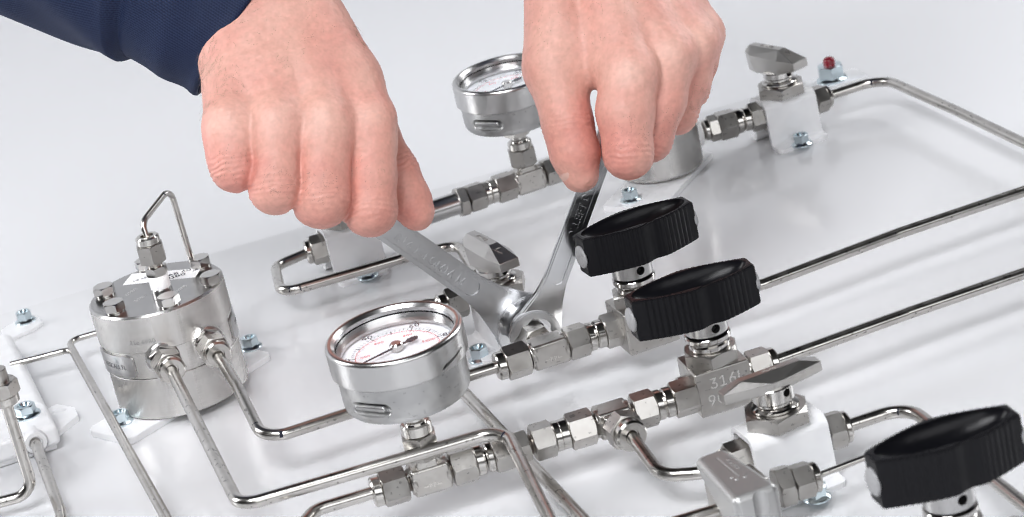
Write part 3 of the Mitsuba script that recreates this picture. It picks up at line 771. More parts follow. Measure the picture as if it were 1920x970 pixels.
# side ports
pr = []
for px, py, zz in ((310, 682, 34), (398, 650, 34)):
    q = P(px, py, zz)
    a = math.atan2(q[1] - cy, q[0] - cx)
    pr.append(a)
AN = [math.radians(-118), math.radians(-78)]
def on_cyl(ang, r, z): return np.array([cx + r * math.cos(ang), cy + r * math.sin(ang), z])
def aim_angle(px, z, r):
    return min(np.linspace(-math.pi, 0, 721), key=lambda a: abs(pixel(on_cyl(a, r, z))[0] - px))
ports = []
for px, py in ((305, 672), (392, 643)):
    zz = min(np.linspace(25, 45, 81), key=lambda z: abs(pixel(on_cyl(aim_angle(px, z, 33.5), 33.5, z))[1] - py))
    a = aim_angle(px, zz, 33.5)
    ports.append((a, zz))
print('ports', [(round(math.degrees(a)), round(z, 1)) for a, z in ports])
pdir = []
for (a, zz), tgt in zip(ports, ((322, 697), (411, 665))):
    o = on_cyl(a, 32.0, zz)
    d0 = np.array([math.cos(a), math.sin(a), 0])
    d1 = unit(P(*tgt, zz) - P(*((305, 672) if tgt[0] < 400 else (392, 643)), zz))
    d = unit(np.array([d1[0], d1[1], 0]))
    M = FR(o, d)
    bs = obj('port_boss', rev([(0, -2), (8.4, -2), (8.4, 2.0), (7.6, 2.8), (0, 2.8)], 48), 'mat_bezel', t, M, 30)
    obj('port_hexagon', hexa(13.6, 2.9, 6.5), 'mat_polished', bs, M @ RZ(5), 20)
    obj('thread', cyl(4.7, 6, 9, 0.2), 'mat_thread', bs, M, 30)
    nut(t, M @ SH(0, 0, 8.0), 14.0, 9.0, 4.0, roll=14)
    pdir.append((o, d, zz))
# name plates on the ring
def curved_plate(a0, a1, z0, z1, r):
    n = 16
    aa = np.linspace(a0, a1, n)
    rd = [(0, 1.2), (1, 0.35), (2, 0)]
    poly_pts = []
    V, F = [], []
    for i, a in enumerate(aa):
        e = 1.4 * max(0, 1 - min(i, n - 1 - i) / 1.5)
        for r_, z_ in ((r - 1.2, z0 + e), (r, z0 + e + 0.15), (r, z1 - e - 0.15), (r - 1.2, z1 - e)):
            V.append((r_ * math.cos(a), r_ * math.sin(a), z_))
    for i in range(n - 1):
        for j in range(4):
            q = (i * 4 + j, i * 4 + (j + 1) % 4, i * 4 + 4 + (j + 1) % 4, i * 4 + 4 + j)
            F += [(q[0], q[3], q[2]), (q[0], q[2], q[1])]
    F += [(0, 1, 2), (0, 2, 3), (4 * n - 4, 4 * n - 2, 4 * n - 3), (4 * n - 4, 4 * n - 1, 4 * n - 2)]
    return np.array(V), np.array(F)
def wrap_text(s, h, a, z, r, bold=False):
    m = txt(s, h, 0.1, bold)
    m = m.subdivide() if len(m.faces) < 3000 else m
    v = m.vertices.copy()
    ang = a + v[:, 0] / r
    m.vertices = np.stack([(r + v[:, 2]) * np.cos(ang), (r + v[:, 2]) * np.sin(ang), z + v[:, 1]], 1)
    return m
aL = aim_angle(222, 33, 33.5)
np_ = obj('name_plate', curved_plate(aL - 0.62, aL + 0.34, 27.2, 39.2, 34.3), 'mat_bezel', t, C0, 25)
obj('lettering', wrap_text('TESCALLTL', 2.3, aL - 0.06, 33.2, 34.32, True), 'mat_stamp', np_, C0, False)
obj('lettering', wrap_text('216 6980', 2.1, aim_angle(268, 45, 34), 46.5, 33.92), 'mat_stamp', t, C0, False)
aR = aim_angle(447, 33, 33.5)
np_ = obj('name_plate', curved_plate(aR - 0.3, aR + 0.5, 27.2, 39.6, 34.2), 'mat_bezel', t, C0, 25)
obj('lettering', wrap_text('2 OUT', 2.3, aR + 0.02, 34.5, 34.22, True), 'mat_stamp', np_, C0, False)
flange_bolt(P(228, 793, 3.6), 'flange screw on the front tab of the plate under the round regulator')
flange_bolt(P(471, 652, 3.6), 'flange screw on the right tab of the plate under the round regulator')
flange_bolt(P(901, 674, 0.05), 'flange screw in the panel between the front gauge and the gripped tee', af=8.4, h=5.6)

# tubes from the regulator
o, d, zz = pdir[0]
zA = 38.0
tube('steel tube from the left port of the regulator, crossing over the nearest run', [o + d * 14, P(449, 950, 36.5), P(946, 804, 36.5), P(1036, 985, 35), P(1060, 1034, 35)], 2.8, [0, 10, 12, 20, 0], marks=((952, 821, 1.6),))
o, d, zz = pdir[1]
tube('steel tube from the right port of the regulator, passing behind the front gauge', [o + d * 14, P(443, 722, 31), P(495, 827, 23), P(700, 760, 22), P(890, 701, 22), mi_.at(mi_.t(945))], 2.8, [0, 12, 12, 40, 30, 0], marks=((486, 800, 0.6), (528, 797, 1.6)))
# left end of the lower run, off the bottom edge
tube('steel tube bending off the bottom edge below the front gauge', [lo.at(lo.t(712)), P(590, 957, 22), P(556, 998, 21), P(580, 1060, 20)], 2.8, 9)

# ------------------------------------------------------------------ two thin tubes at the left
tube('thin steel tube starting behind the white block at the left', [P(20, 684, 14), P(84, 668, 14), P(133, 655, 14), P(304.3, 965.8, 14), P(340, 1031, 14)], 1.65, [0, 30, 6, 0, 0])
tube('thin steel tube starting behind the round regulator', [P(215, 614, 14), P(180, 625, 14), P(128, 640, 14), P(312.8, 965.8, 14), P(350, 1031, 14)], 1.65, [0, 10, 6, 0, 0])

# ------------------------------------------------------------------ white block at the left edge
t = thing('valve_block', 'low white bracket and painted block cut off by the left edge', 'valve')
xw = -157.0
hb = MF.batch_hull([MF.sphere(5.0, 24).translate([x, y, z]) for x in (xw - 90, xw - 6) for y, z in ((198, 9), (91.5, 9), (89, 5))]) ^ MF.cube([400, 400, 40]).translate([-400, 0, 0.03])
obj('cover', hb, 'mat_paint', t, None, 30)
st = rbox(70, 34, 11.5, 2.8, 20).translate([xw - 36.0, 70, 8.9]) + rbox(66, 28, 4, 1.0).translate([xw - 36.5, 70, 2.2])
obj('step', st, 'mat_paint', t, None, 30)
fo = Polygon([P(60, 820, 2)[:2], P(111, 812, 2)[:2], P(148, 783, 2)[:2], P(141, 768, 2)[:2], P(108, 762, 2)[:2], P(50, 790, 2)[:2]])
slot = LineString([P(104, 772, 3.4)[:2], P(117, 769, 3.4)[:2]]).buffer(2.0)
obj('foot', prism(fo.buffer(-2).buffer(2).difference(slot), 0.02, 3.4, 0.4), 'mat_paint', t, None, 30)
q = P(66, 828, 9)
q[1] = 53.0
obj('port_boss', rev([(0, -7), (6.2, -7), (6.2, 1.0), (5.4, 2.4), (3.6, 2.4), (3.4, 1.0), (0, 1.0)], 40), 'mat_paint', t, FR(q, (0, -1, 0)), 30)
flange_bolt(P(50, 779, 14.6), 'large flange screw on the white painted block at the left edge', af=9.6, h=4.6, fr=7.2)
tube('steel tube out of the white block, running down to the bottom left', [q + np.array([0, 3, 0]), P(86, 886, 9), P(113, 958, 7), P(122, 1010, 6)], 2.7, 20)
u1 = P(64, 925, 9)
u0 = np.array([u1[0], u1[1], 9.0])
u0[2] = min(np.linspace(10, 80, 281), key=lambda z: abs(pixel((u1[0], u1[1], z))[1] - 748))
tube('steel tube dropping from a nut and bending off the bottom left corner', [u0 + [0, 0, 2], u1, P(-60, 957, 9)], 2.75, 9)
t = thing('elbow_fitting', 'steel nut cut by the left edge, above the white painted block', 'pipe fitting')
nut(t, FR(u0 + [0, 0, 9], (0, 0, -1)), 14.3, 7, 4.5, roll=10)
obj('body', cat(rbox(34, 11, 10, 1.4).translate([-21, 0, 0]), cyl(4.6, -8, 0, 0.2)), 'mat_fitting', t, SH(*(u0 + [0, 0, 15])), 25)
bq = P(48, 603, 2.2)
t = thing('mounting_tab', 'small rounded white tab under the screw at the left end of the far edge', 'bracket')
obj('tab', prism(Polygon([P(x, y, 2.2)[:2] for x, y in ((2, 618), (48, 590), (70, 592), (80, 603), (66, 614), (8, 640))]).buffer(-1.5).buffer(1.5), 0.02, 2.2, 0.5), 'mat_paint', t, None, 30)
flange_bolt(bq, 'flange screw on the rounded tab at the far left')

# ------------------------------------------------------------------ front bracket with its valve
BF = (107.2, -224.5)
hat_bracket(*BF, 34.5, 22.0, 28.5, 'white hat-shaped bracket nearest the viewer, under the pointed silver lever', 11.0)
tv = toggle_valve('toggle valve on the nearest bracket, pointed lever lying across it', BF, 28.5, 0, 1, L=45, W=14.5, HH=7.5, hexaf=25.5, gap=5.6, b0=0.12, low=4.2, e0=2.6, top=(0.6, 0.6))
fr = Axis(np.array([BF[0], BF[1], 16.5]), P(1592, 799, 16.5))
nut_px(tv, fr, 1549, 1592, 'R', af=14.6, roll=12)
nut(tv, FR((BF[0] - 13.0, BF[1], 16.5), (-1, 0, 0)), 15.5, 12, 2.6, roll=25)
flange_bolt(np.array([*P(1532, 934, 2.4)[:2], 2.4]), 'flange screw in the foot of the nearest bracket', af=8.6)
ft = fr.at(fr.t(1575))
tube('steel tube from the nearest bracket bending behind the blurred black knob', [ft, P(1700, 762, 17), P(1752, 800, 18), P(1859, 898, 20), P(1950, 970, 20)], 2.75, [0, 13, 20, 20, 0], marks=((1688, 762, 0.8),))
f0 = tc + frontd * 20
tube('steel tube from the side nut of the near tee to the nearest bracket', [f0, P(1240, 893, 17), P(1330, 886, 16.5), np.array([BF[0] - 20, BF[1], 16.5])], 2.8, [0, 12, 30, 0])

# valve with the rounded grey lever, bottom right
t = thing('lever_valve', 'valve with a rounded matt grey cast lever at the bottom edge', 'valve')
zL = 44.0
A, Bq = P(1335, 852, zL), P(1412, 918, zL)
hc, hd = (A + Bq) / 2, unit(Bq - A)
Lh = np.linalg.norm(Bq - A) + 6
H0 = FR(hc - [0, 0, 0], (0, 0, 1), hd)
def sp(x, y, z, r): return MF.sphere(r, 20).translate([x, y, z])
w0, w1 = 7.0, 9.6
body = MF.batch_hull([sp(-Lh / 2 + 3, s * (w0 - 3), z, 3) for s in (-1, 1) for z in (-4.0, -3)] + [sp(Lh / 2 - 3, s * (w1 - 3), z, 3) for s in (-1, 1) for z in (-22, -3)])
scoop = MF.cylinder(60, 4.2, 4.2, 40, True).translate([Lh / 2 + 2.8, 1.0, -14])
body = body - scoop
lv = obj('lever', body, 'mat_cast', t, H0, 28)
obj('raised_rule', rbox(20, 0.5, 0.5, 0.2).translate([-5, 0.4, 0]), 'mat_cast', lv, H0, 30)
for x_, y_ in ((7.2, -1.6), (7.4, 1.8), (4.6, -2.6)):
    obj('raised_dot', MF.sphere(0.7, 16).scale([1, 1, 0.6]).translate([x_, y_, 0]), 'mat_cast', lv, H0, 40)
marks(lv, 7, 2.0, H0 @ SH(-6, 2.9, -0.1), 'mat_cast', 0.3)
gv = Axis(P(1440, 921, 17), P(1520, 897, 17))
vb = gv.at(gv.t(1440)) - gv.d * 8
obj('body', rbox(22, 18, 22, 2).translate([0, 0, 0]), 'mat_fitting', t, SH(vb[0] - 4, vb[1], 16) , 30)
obj('stem', cyl(6, 0, 20, 0.3), 'mat_polished', t, SH(hc[0] + hd[0] * 6, hc[1] + hd[1] * 6, 14), 30)
a = gv.t(1455)
obj('hexagon', hexa(15.5, a, gv.t(1484)), 'mat_fitting', t, FR(gv.o, gv.d) @ RZ(10), 20)
neck(t, gv, 1480, 1492, 4.4)
nut_px(t, gv, 1486, 1535, 'R', af=13.4, roll=16)
tube('thin steel tube passing behind the blurred black knob', [gv.at(gv.t(1526)), P(1625, 857, 17), P(1720, 827, 17)], 1.35, 20)
lv2 = P(1352, 955, 17)
obj('collar', cyl(6.2, 0, 4.0, 0.6), 'mat_collar', t, FR(lv2, gv.d), 30)
tube('steel tube entering the grey-lever valve from the bottom edge', [lv2 + gv.d * 3, lv2 - gv.d * 40], 2.75)

# blurred needle valve, bottom right corner
kc = P(1790, 965, 44)
kc[2] = 0
k3 = (P(1612, 862, 74)[:2] + P(1905, 768, 74)[:2]) / 2
nv3 = needle_valve('needle valve at the bottom right corner, out of focus, with the largest-looking black knob', (k3[0], k3[1]), 22.0, 54.5, 0, kyaw=-3, knob_h=20.0, kdx=1.5)
k3n = np.array([k3[0], k3[1], 22.0])
nut(nv3, FR(k3n + [16, 0, 0], (1, 0, 0)), 14.3, 11.8, 4, roll=15)
nut(nv3, FR(k3n - [16, 0, 0], (-1, 0, 0)), 14.3, 11.8, 4, roll=15)

# ------------------------------------------------------------------ the two wrenches
def spanner(label, head, hdir, L, rh, jaw, w0, w1, th, mat, tilt_jaw, head_mat, words=(), roll=0.0):
    """Open-ended wrench: head centre, direction of the handle in the plane across y."""
    t = thing('wrench', label, 'wrench')
    x = unit(hdir); yv = np.array([0, 1.0, 0]); yv = unit(yv - x * yv.dot(x)); 
    M = np.eye(4)
    n = -yv                                              # the face towards the viewer
    n = unit(n * math.cos(math.radians(roll)) + np.cross(x, n) * math.sin(math.radians(roll)))
    M[:3, 0], M[:3, 1], M[:3, 2], M[:3, 3] = x, np.cross(n, x), n, head
    hd = Point(0, 0).buffer(rh, 48)
    shank = Polygon([(rh * 0.45, rh * 0.86), (rh * 1.5, w0 * 0.62), (rh * 2.2, w0 / 2), (L, w1 / 2), (L, -w1 / 2), (rh * 2.2, -w0 / 2), (rh * 1.5, -w0 * 0.62), (rh * 0.45, -rh * 0.86)])
    plan = hd.union(shank).buffer(5).buffer(-5).buffer(-1.5).buffer(1.5)
    ja = math.radians(180 + tilt_jaw)
    u, v = np.array([math.cos(ja), math.sin(ja)]), np.array([-math.sin(ja), math.cos(ja)])
    slot = Polygon([u * -jaw * 0.42 + v * jaw * 0.5, u * 40 + v * jaw * 0.5, u * 40 - v * jaw * 0.5, u * -jaw * 0.42 - v * jaw * 0.5]).union(Point(*(u * -jaw * 0.2)).buffer(jaw * 0.46))
    plan = plan.difference(slot)
    if plan.geom_type != 'Polygon': plan = max(plan.geoms, key=lambda g: g.area)
    body = prism(plan, -th / 2, th / 2, min(2.0, th * 0.33))
    rec = LineString([(rh * 2.3, 0), (L * 0.9, 0)]).buffer(w0 / 2 - 2.6, cap_style=1)
    rp = prism(rec, th / 2 - 0.9, th / 2 + 1)
    body = body - rp - rp.mirror([0, 0, 1])
    hplan = Point(0, 0).buffer(rh - 0.4, 48).difference(slot)
    if hplan.geom_type != 'Polygon': hplan = max(hplan.geoms, key=lambda g: g.area)
    head_m = prism(hplan, -th / 2 - 1.3, th / 2 + 1.3, 1.3)
    h = obj('handle', body, mat, t, M, 25)
    obj('head', head_m, head_mat, h, M, 25)
    for s, hh, xx, yy, r in words:
        lettering(h, s, hh, M @ SH(xx, yy, th / 2 - 0.9) @ RZ(r), mat, 0.4, True)
    return t, M
HX = 61.8
def aim_handle(o, px, py, deg):
    best = min(np.linspace(deg[0], deg[1], 901), key=lambda a: min(np.linalg.norm(pixel(o + np.array([math.cos(math.radians(a)), 0, math.sin(math.radians(a))]) * L) - (px, py)) for L in np.linspace(60, 130, 36)))
    return np.array([math.cos(math.radians(best)), 0, math.sin(math.radians(best))])
W1 = np.array([62.0, -35.0, 22.5]); W1d = aim_handle(W1, 704, 412, (95, 160))
W2 = np.array([62.0, -48.0, 22.5]); W2d = aim_handle(W2, 1112, 330, (30, 85))
spanner('broad satin open-ended wrench held by the left fist, slanting down to the right', W1, W1d, 158, 16.0, 13.6, 13.6, 12.6, 6.4, 'mat_satin', 14, 'mat_chrome',
        (('S16 ISEOMIA M', 4.0, 62, 0.3, 180), ('6 10I', 4.0, 97, -0.2, 180)))
spanner('narrow polished wrench held by the right fist, standing steeply', W2, W2d, 150, 12.6, 13.2, 11.0, 9.8, 7.0, 'mat_chrome', -20, 'mat_satin',
        (('IOLLEFT DR EDEL', 3.4, 67, 0.2, 0),), roll=-14)

# ------------------------------------------------------------------ hands
def surface_nets(f, org, h):
    """Mesh of the zero level of the grid f (negative inside)."""
    s = f < 0
    nx, ny, nz = f.shape
    c = np.zeros((nx - 1, ny - 1, nz - 1), np.uint8)
    for i in (0, 1):
        for j in (0, 1):
            for k in (0, 1):
                c += s[i:nx - 1 + i, j:ny - 1 + j, k:nz - 1 + k]
    act = (c > 0) & (c < 8)
    idx = -np.ones(act.shape, np.int64)
    ijk = np.argwhere(act)
    idx[act] = np.arange(len(ijk))
    acc, cnt = np.zeros((len(ijk), 3)), np.zeros(len(ijk))
    corners = [(i, j, k) for i in (0, 1) for j in (0, 1) for k in (0, 1)]
    val = {q: f[ijk[:, 0] + q[0], ijk[:, 1] + q[1], ijk[:, 2] + q[2]] for q in corners}
    for q in corners:
        for ax in range(3):
            if q[ax]: continue
            p = list(q); p[ax] = 1; p = tuple(p)
            a, b = val[q], val[p]
            m = (a < 0) != (b < 0)
            t = np.where(m, a / np.where(m, a - b, 1), 0)
            pos = np.tile(np.array(q, float), (len(ijk), 1)); pos[:, ax] += t
            acc += pos * m[:, None]; cnt += m
    V = (ijk + acc / cnt[:, None]) * h + org
    Fs = []
    for ax in range(3):
        u, v = (ax + 1) % 3, (ax + 2) % 3
        a = [slice(1, n - 1) for n in f.shape]; b = list(a)
        a[ax] = slice(0, f.shape[ax] - 1); b[ax] = slice(1, f.shape[ax])
        s0, s1 = s[tuple(a)], s[tuple(b)]
        for flip, m in ((False, s0 & ~s1), (True, ~s0 & s1)):
            e = np.argwhere(m) + [0 if k == ax else 1 for k in range(3)]
            def cell(du, dv):
                q = e.copy(); q[:, u] += du; q[:, v] += dv
                return idx[q[:, 0], q[:, 1], q[:, 2]]
            quad = np.stack([cell(-1, -1), cell(0, -1), cell(0, 0), cell(-1, 0)], 1)
            if flip: quad = quad[:, ::-1]
            Fs.append(quad)
    Q = np.vstack(Fs)
    Q = Q[(Q >= 0).all(1)]
    return V, np.vstack([Q[:, [0, 1, 2]], Q[:, [0, 2, 3]]])

class Grid:
    def __init__(s, lo, hi, h):
        s.h, s.org = h, np.asarray(lo, float)
        n = np.ceil((np.asarray(hi) - lo) / h).astype(int) + 1
        s.ax = [(np.arange(n[k]) * h + lo[k]).astype(np.float32) for k in range(3)]
        s.shape = tuple(n)
    def far(s): return np.full(s.shape, 60.0, np.float32)
    def cone(s, f, a, b, ra, rb, k=0.0, pad=14.0):
        """Smooth union (blend k) of the grid f with the round cone from a to b, worked out only near it."""
        a, b = np.asarray(a, float), np.asarray(b, float)
        lo, hi = np.minimum(a - ra, b - rb) - pad, np.maximum(a + ra, b + rb) + pad
        sl = tuple(slice(max(0, int((lo[q] - s.org[q]) / s.h)), max(0, int((hi[q] - s.org[q]) / s.h) + 2)) for q in range(3))
        X, Y, Z = (s.ax[q][sl[q]].astype(np.float32).reshape([-1 if w == q else 1 for w in range(3)]) for q in range(3))
        if min(X.size, Y.size, Z.size) == 0: return
        d = (b - a).astype(np.float32); L2 = float(d @ d) + 1e-9
        x, y, z = X - np.float32(a[0]), Y - np.float32(a[1]), Z - np.float32(a[2])
        rr = ra - rb
        # nearest point of the tapered axis
        t = (x * d[0] + y * d[1] + z * d[2]) / np.float32(L2)
        px, py, pz = x - t * d[0], y - t * d[1], z - t * d[2]
        perp = np.sqrt(px * px + py * py + pz * pz)
        L = math.sqrt(L2)
        shift = rr / math.sqrt(max(L2 - rr * rr, 1e-6))
        t = np.clip(t - perp * np.float32(shift / L), 0, 1)
        ex, ey, ez = x - t * d[0], y - t * d[1], z - t * d[2]
        g = np.sqrt(ex * ex + ey * ey + ez * ez) - (np.float32(ra) - t * np.float32(rr))
        o = f[sl]
        if k > 0:
            hh = np.maximum(k - np.abs(o - g), 0) / np.float32(k)
            o[...] = np.minimum(o, g) - hh * hh * np.float32(k * 0.25)
        else:
            o[...] = np.minimum(o, g)

def smin(a, b, k):
    h = np.maximum(k - np.abs(a - b), 0) / np.float32(k)
    return np.minimum(a, b) - h * h * np.float32(k * 0.25)

def camp(px, py, d): return np.array([(px - CX) / FOC * d, (py - CY) / FOC * d, d])

def bumps(V, N, centre, axis, along, r, amp, freq, seed):
    """Skin folds across a finger joint: ridges along the axis, within r of the centre."""
    q = V - centre
    u = q @ axis
    w = np.exp(-(np.sum((q - np.outer(u, axis)) ** 2, 1) / r ** 2)) * np.exp(-(u / along) ** 2)
    n = meshkit.noise(V * 0.22, seed) * 2.4
    return -amp * w * (np.abs(np.sin(u * freq + n)) ** 3.0)

def make_hand(label, D0, fingers, palm, thumb, arm, webs, tendons, lo, hi, h=0.75, seed=1, extra=(), groove=0.0):
    """fingers: lists of (px, py, dz, r); everything is laid out in millimetres along the viewer's axes, dz = farther than D0."""
    def C3(p): return camp(p[0], p[1], D0 + p[2])
    g = Grid(lo, hi, h)
    f = g.far()
    for a, b, ra, rb, k in palm: g.cone(f, C3(a), C3(b), ra, rb, k)
    for a, b, ra, rb, k in arm: g.cone(f, C3(a), C3(b), ra, rb, k)
    for a, b, ra, rb, k in tendons: g.cone(f, C3(a), C3(b), ra, rb, k)
    fs = g.far()
    for fg in fingers:
        one = g.far()
        for (a, b) in zip(fg[:-1], fg[1:]):
            g.cone(one, C3(a), C3(b), a[3], b[3], 3.5)
        # a knuckle pad a little proud of the bone line
        fs = np.minimum(fs, one) + np.float32(groove) * np.exp(-np.square((fs - one) / np.float32(1.7)))
    f = smin(f, fs, 4.2)
    th = g.far()
    for (a, b) in zip(thumb[:-1], thumb[1:]):
        g.cone(th, C3(a), C3(b), a[3], b[3], 5.0)
    f = smin(f, th, 2.5)
    for a, b, ra, rb, k in webs: g.cone(f, C3(a), C3(b), ra, rb, k)
    for a, b, ra, rb, k in extra: g.cone(f, C3(a), C3(b), ra, rb, k)
    # broad unevenness of flesh
    from scipy.ndimage import gaussian_filter
    f = gaussian_filter(np.clip(f, -6, 6), 0.9 / h * 0.62)
    V, F = surface_nets(f, g.org, h)
    m = trimesh.Trimesh(V, F, process=False)
    comp = trimesh.graph.connected_components(m.face_adjacency, nodes=np.arange(len(F)))
    big = max(comp, key=len)
    m = m.submesh([big], append=True, repair=False)
    trimesh.smoothing.filter_taubin(m, iterations=8)
    N = np.array(m.vertex_normals)
    V = np.array(m.vertices)
    disp = 0.55 * (meshkit.fbm(V * 0.11, 3, seed) - 0.5) + 0.30 * (meshkit.fbm(V * 0.45, 2, seed + 3) - 0.5)
    for fg in list(fingers) + [thumb]:
        P0, P1 = C3(fg[0]), C3(fg[-3])
        ax1 = unit(P1 - P0)
        disp += bumps(V, N, P1 + ax1 * 1.0, unit(ax1 + np.array([0.05, 0.1, 0])), 5.0, 15.0, 0.85, 1.3, seed + 5)
        disp += bumps(V, N, P0, ax1, 8.0, 15.0, 0.28, 1.7, seed + 9)
    V = V + N * disp[:, None]
    # colour of the skin itself: redder at joints and finger ends, paler over the knuckles, blotchy
    n1 = meshkit.fbm(V * 0.06, 3, seed + 20)
    n2 = meshkit.fbm(V * 0.5, 2, seed + 30)
    base, red, pale = np.array([0.605, 0.330, 0.265]), np.array([0.555, 0.228, 0.185]), np.array([0.70, 0.45, 0.37])
    w = np.clip((n1 - 0.35) * 1.6, 0, 1)
    for fg in list(fingers) + [thumb]:
        w += 0.55 * np.exp(-np.sum((V - C3(fg[-3])) ** 2, 1) / 17 ** 2) + 0.5 * np.exp(-np.sum((V - C3(fg[-1])) ** 2, 1) / 13 ** 2)
    w = np.clip(w, 0, 1)[:, None]
    col = base * (1 - w) + red * w
    k = np.zeros(len(V))
    for fg in fingers: k += np.exp(-np.sum((V - (C3(fg[0]) - [0, 0, fg[0][3]])) ** 2, 1) / 8.0 ** 2)
    k = np.clip(0.6 * k, 0, 0.7)[:, None]
    col = col * (1 - k) + pale * k
    n3 = meshkit.fbm(V * 1.1, 2, seed + 40)
    col = np.clip(col * (0.80 + 0.22 * n2[:, None] + 0.18 * n3[:, None]), 0, 1)
    W = EYE + V @ ROT.T
    t = thing('hand', label, 'hand')
    obj('skin', (W, m.faces), 'mat_skin', t, None, True, color=col)
    return t, V, np.array(trimesh.Trimesh(V, m.faces, process=False).vertex_normals), C3

def hairs(t, V, N, spots, seed):
    """Fine hairs lying on the skin: thin tapered three-sided blades."""
    r = np.random.default_rng(seed)
    allV, allF, at = [], [], 0
    for c, rad, n, ln, flow in spots:
        d = np.linalg.norm(V - c, axis=1)
        near = np.where((d < rad) & (N[:, 2] < -0.35))[0]
        if not len(near): continue
        for i in r.choice(near, n):
            p, nn = V[i], N[i]
            fl = unit(np.asarray(flow, float) + r.normal(0, 0.45, 3))
            fl = fl - nn * fl.dot(nn); fl = unit(fl)
            L = ln * r.uniform(0.5, 1.3)
            sd = np.cross(nn, fl); bend = r.normal(0, 0.35)
            pts = [p - nn * 0.2 + fl * L * s + sd * bend * L * s * s + nn * (0.5 * math.sin(min(s * 2.2, 2.6))) * 0.9 for s in np.linspace(0, 1, 6)]
            tb = common_tube(pts, np.linspace(0.045, 0.02, 6))
            allV.append(tb[0]); allF.append(tb[1] + at); at += len(tb[0])
    if allV:
        W = EYE + np.vstack(allV) @ ROT.T
        obj('hair', (W, np.vstack(allF)), 'mat_hair', t, None, False, stuff=True)

def common_tube(pts, rad):
    p = np.array(pts); tt = np.gradient(p, axis=0); tt /= np.linalg.norm(tt, axis=1, keepdims=True) + 1e-9
    a = np.cross(tt, [0.3, 0.5, 0.81]); a /= np.linalg.norm(a, axis=1, keepdims=True) + 1e-9
    b = np.cross(tt, a)
    ang = np.arange(3) * 2 * np.pi / 3
    v = (p[:, None] + rad[:, None, None] * (np.cos(ang)[None, :, None] * a[:, None] + np.sin(ang)[None, :, None] * b[:, None])).reshape(-1, 3)
    F = []
    for i in range(len(p) - 1):
        for j in range(3):
            q = (i * 3 + j, i * 3 + (j + 1) % 3, (i + 1) * 3 + (j + 1) % 3, (i + 1) * 3 + j)
            F += [(q[0], q[1], q[2]), (q[0], q[2], q[3])]
    return v, np.array(F)

# --- the hand at the left of the picture, round the broad wrench
DA = depth_of(W1 + W1d * 112)
ix = [(690, 224, -12, 11.8), (693, 272, -16, 11.9), (694, 330, -19, 11.6), (694, 392, -20, 12.0), (692, 398, 4, 10.0), (694, 350, 12, 8.4)]
md = [(608, 228, -23, 12.8), (605, 275, -26, 13.0), (603, 325, -28, 12.9), (602, 371, -29, 13.3), (604, 376, -4, 10.8), (608, 330, 3, 9.0)]
rg = [(518, 230, -28, 12.0), (516, 275, -31, 12.2), (516, 315, -33, 12.0), (517, 349, -34, 12.2), (522, 352, -12, 10.0), (530, 310, -6, 8.4)]
pk = [(430, 234, -29, 11.0), (433, 262, -31, 11.2), (437, 290, -32, 11.2), (442, 313, -33, 11.1), (450, 314, -16, 9.2), (458, 285, -11, 7.6)]
palm = [((690, 224, -9), (575, 40, 10), 11.8, 14.5, 0), ((608, 228, -19), (535, 40, 7), 12.8, 15.0, 12), ((518, 230, -24), (490, 60, 3), 12.0, 15.0, 12), ((430, 234, -25), (438, 110, -1), 10.8, 14.5, 12),
        ((650, 150, 0), (470, 150, -10), 14.5, 14.0, 14), ((600, 80, 6), (465, 105, 0), 15.5, 15.0, 12),
        ((688, 250, -14), (608, 256, -24), 10.6, 11.2, 6), ((608, 256, -24), (518, 257, -29), 11.2, 10.8, 6), ((518, 257, -29), (434, 254, -29), 10.8, 10.0, 6),
        ((690, 222, -15.5), (692, 230, -16), 9.6, 9.4, 4), ((608, 226, -28), (608, 234, -28), 10.2, 10.0, 4), ((520, 226, -33), (519, 234, -33), 9.6, 9.4, 4), ((431, 230, -33.5), (431, 238, -33.5), 8.6, 8.4, 4)]
arm = [((540, 40, 16), (380, -60, 32), 22.0, 27.0, 14), ((475, 80, 10), (330, -10, 30), 22.0, 27.0, 14), ((530, 0, 18), (460, -60, 28), 18.0, 24.0, 10)]
thumb = [(610, 120, 26, 14.0), (692, 240, 8, 11.5), (742, 322, 6, 10.0), (764, 370, 5, 9.6), (781, 399, 4, 8.4)]
webs = [((660, 200, 8), (700, 260, 4), 10.0, 8.0, 8)]
tend = [((690, 222, -12.5), (640, 140, -4), 10.6, 11.0, 6), ((608, 224, -24), (572, 130, -10), 11.6, 12.0, 6), ((518, 226, -29.5), (505, 140, -13), 11.0, 12.0, 6), ((430, 230, -29.5), (438, 160, -14), 9.8, 11.0, 6)]
c0, c1 = camp(340, -70, DA), camp(830, 465, DA)
t, V, N, C3 = make_hand('bare left-hand fist in the picture, dark sleeve, gripping the broad wrench', DA, [ix, md, rg, pk], palm, thumb, arm, webs, tend,
                        (c0[0], c0[1], DA - 62), (c1[0], c1[1], DA + 72), seed=3, extra=[((604, 372, 2), (690, 392, 8), 8.0, 8.0, 4), ((522, 348, -8), (604, 370, 2), 8.0, 8.0, 4), ((450, 310, -11), (522, 346, -8), 7.5, 8.0, 4)], groove=0.95, h=0.6)
def fr3(px, py, dz): return C3((px, py, dz))
hairs(t, V, N, [(fr3(400, 170, -22), 17, 130, 5.5, (-0.2, 1, 0)), (fr3(395, 120, -10), 14, 70, 6, (-0.3, 1, 0)), (fr3(520, 335, -46), 8, 45, 3.0, (-0.3, 1, 0)), (fr3(604, 345, -42), 8, 45, 3.0, (-0.2, 1, 0)),
                (fr3(430, 300, -44), 8, 40, 3.0, (-0.1, 1, 0)), (fr3(690, 320, -30), 8, 22, 2.6, (-0.2, 1, 0)), (fr3(520, 60, -8), 26, 60, 4.0, (-0.5, 1, 0)), (fr3(690, 80, 8), 14, 26, 4.5, (0.9, 0.3, 0))], 5)

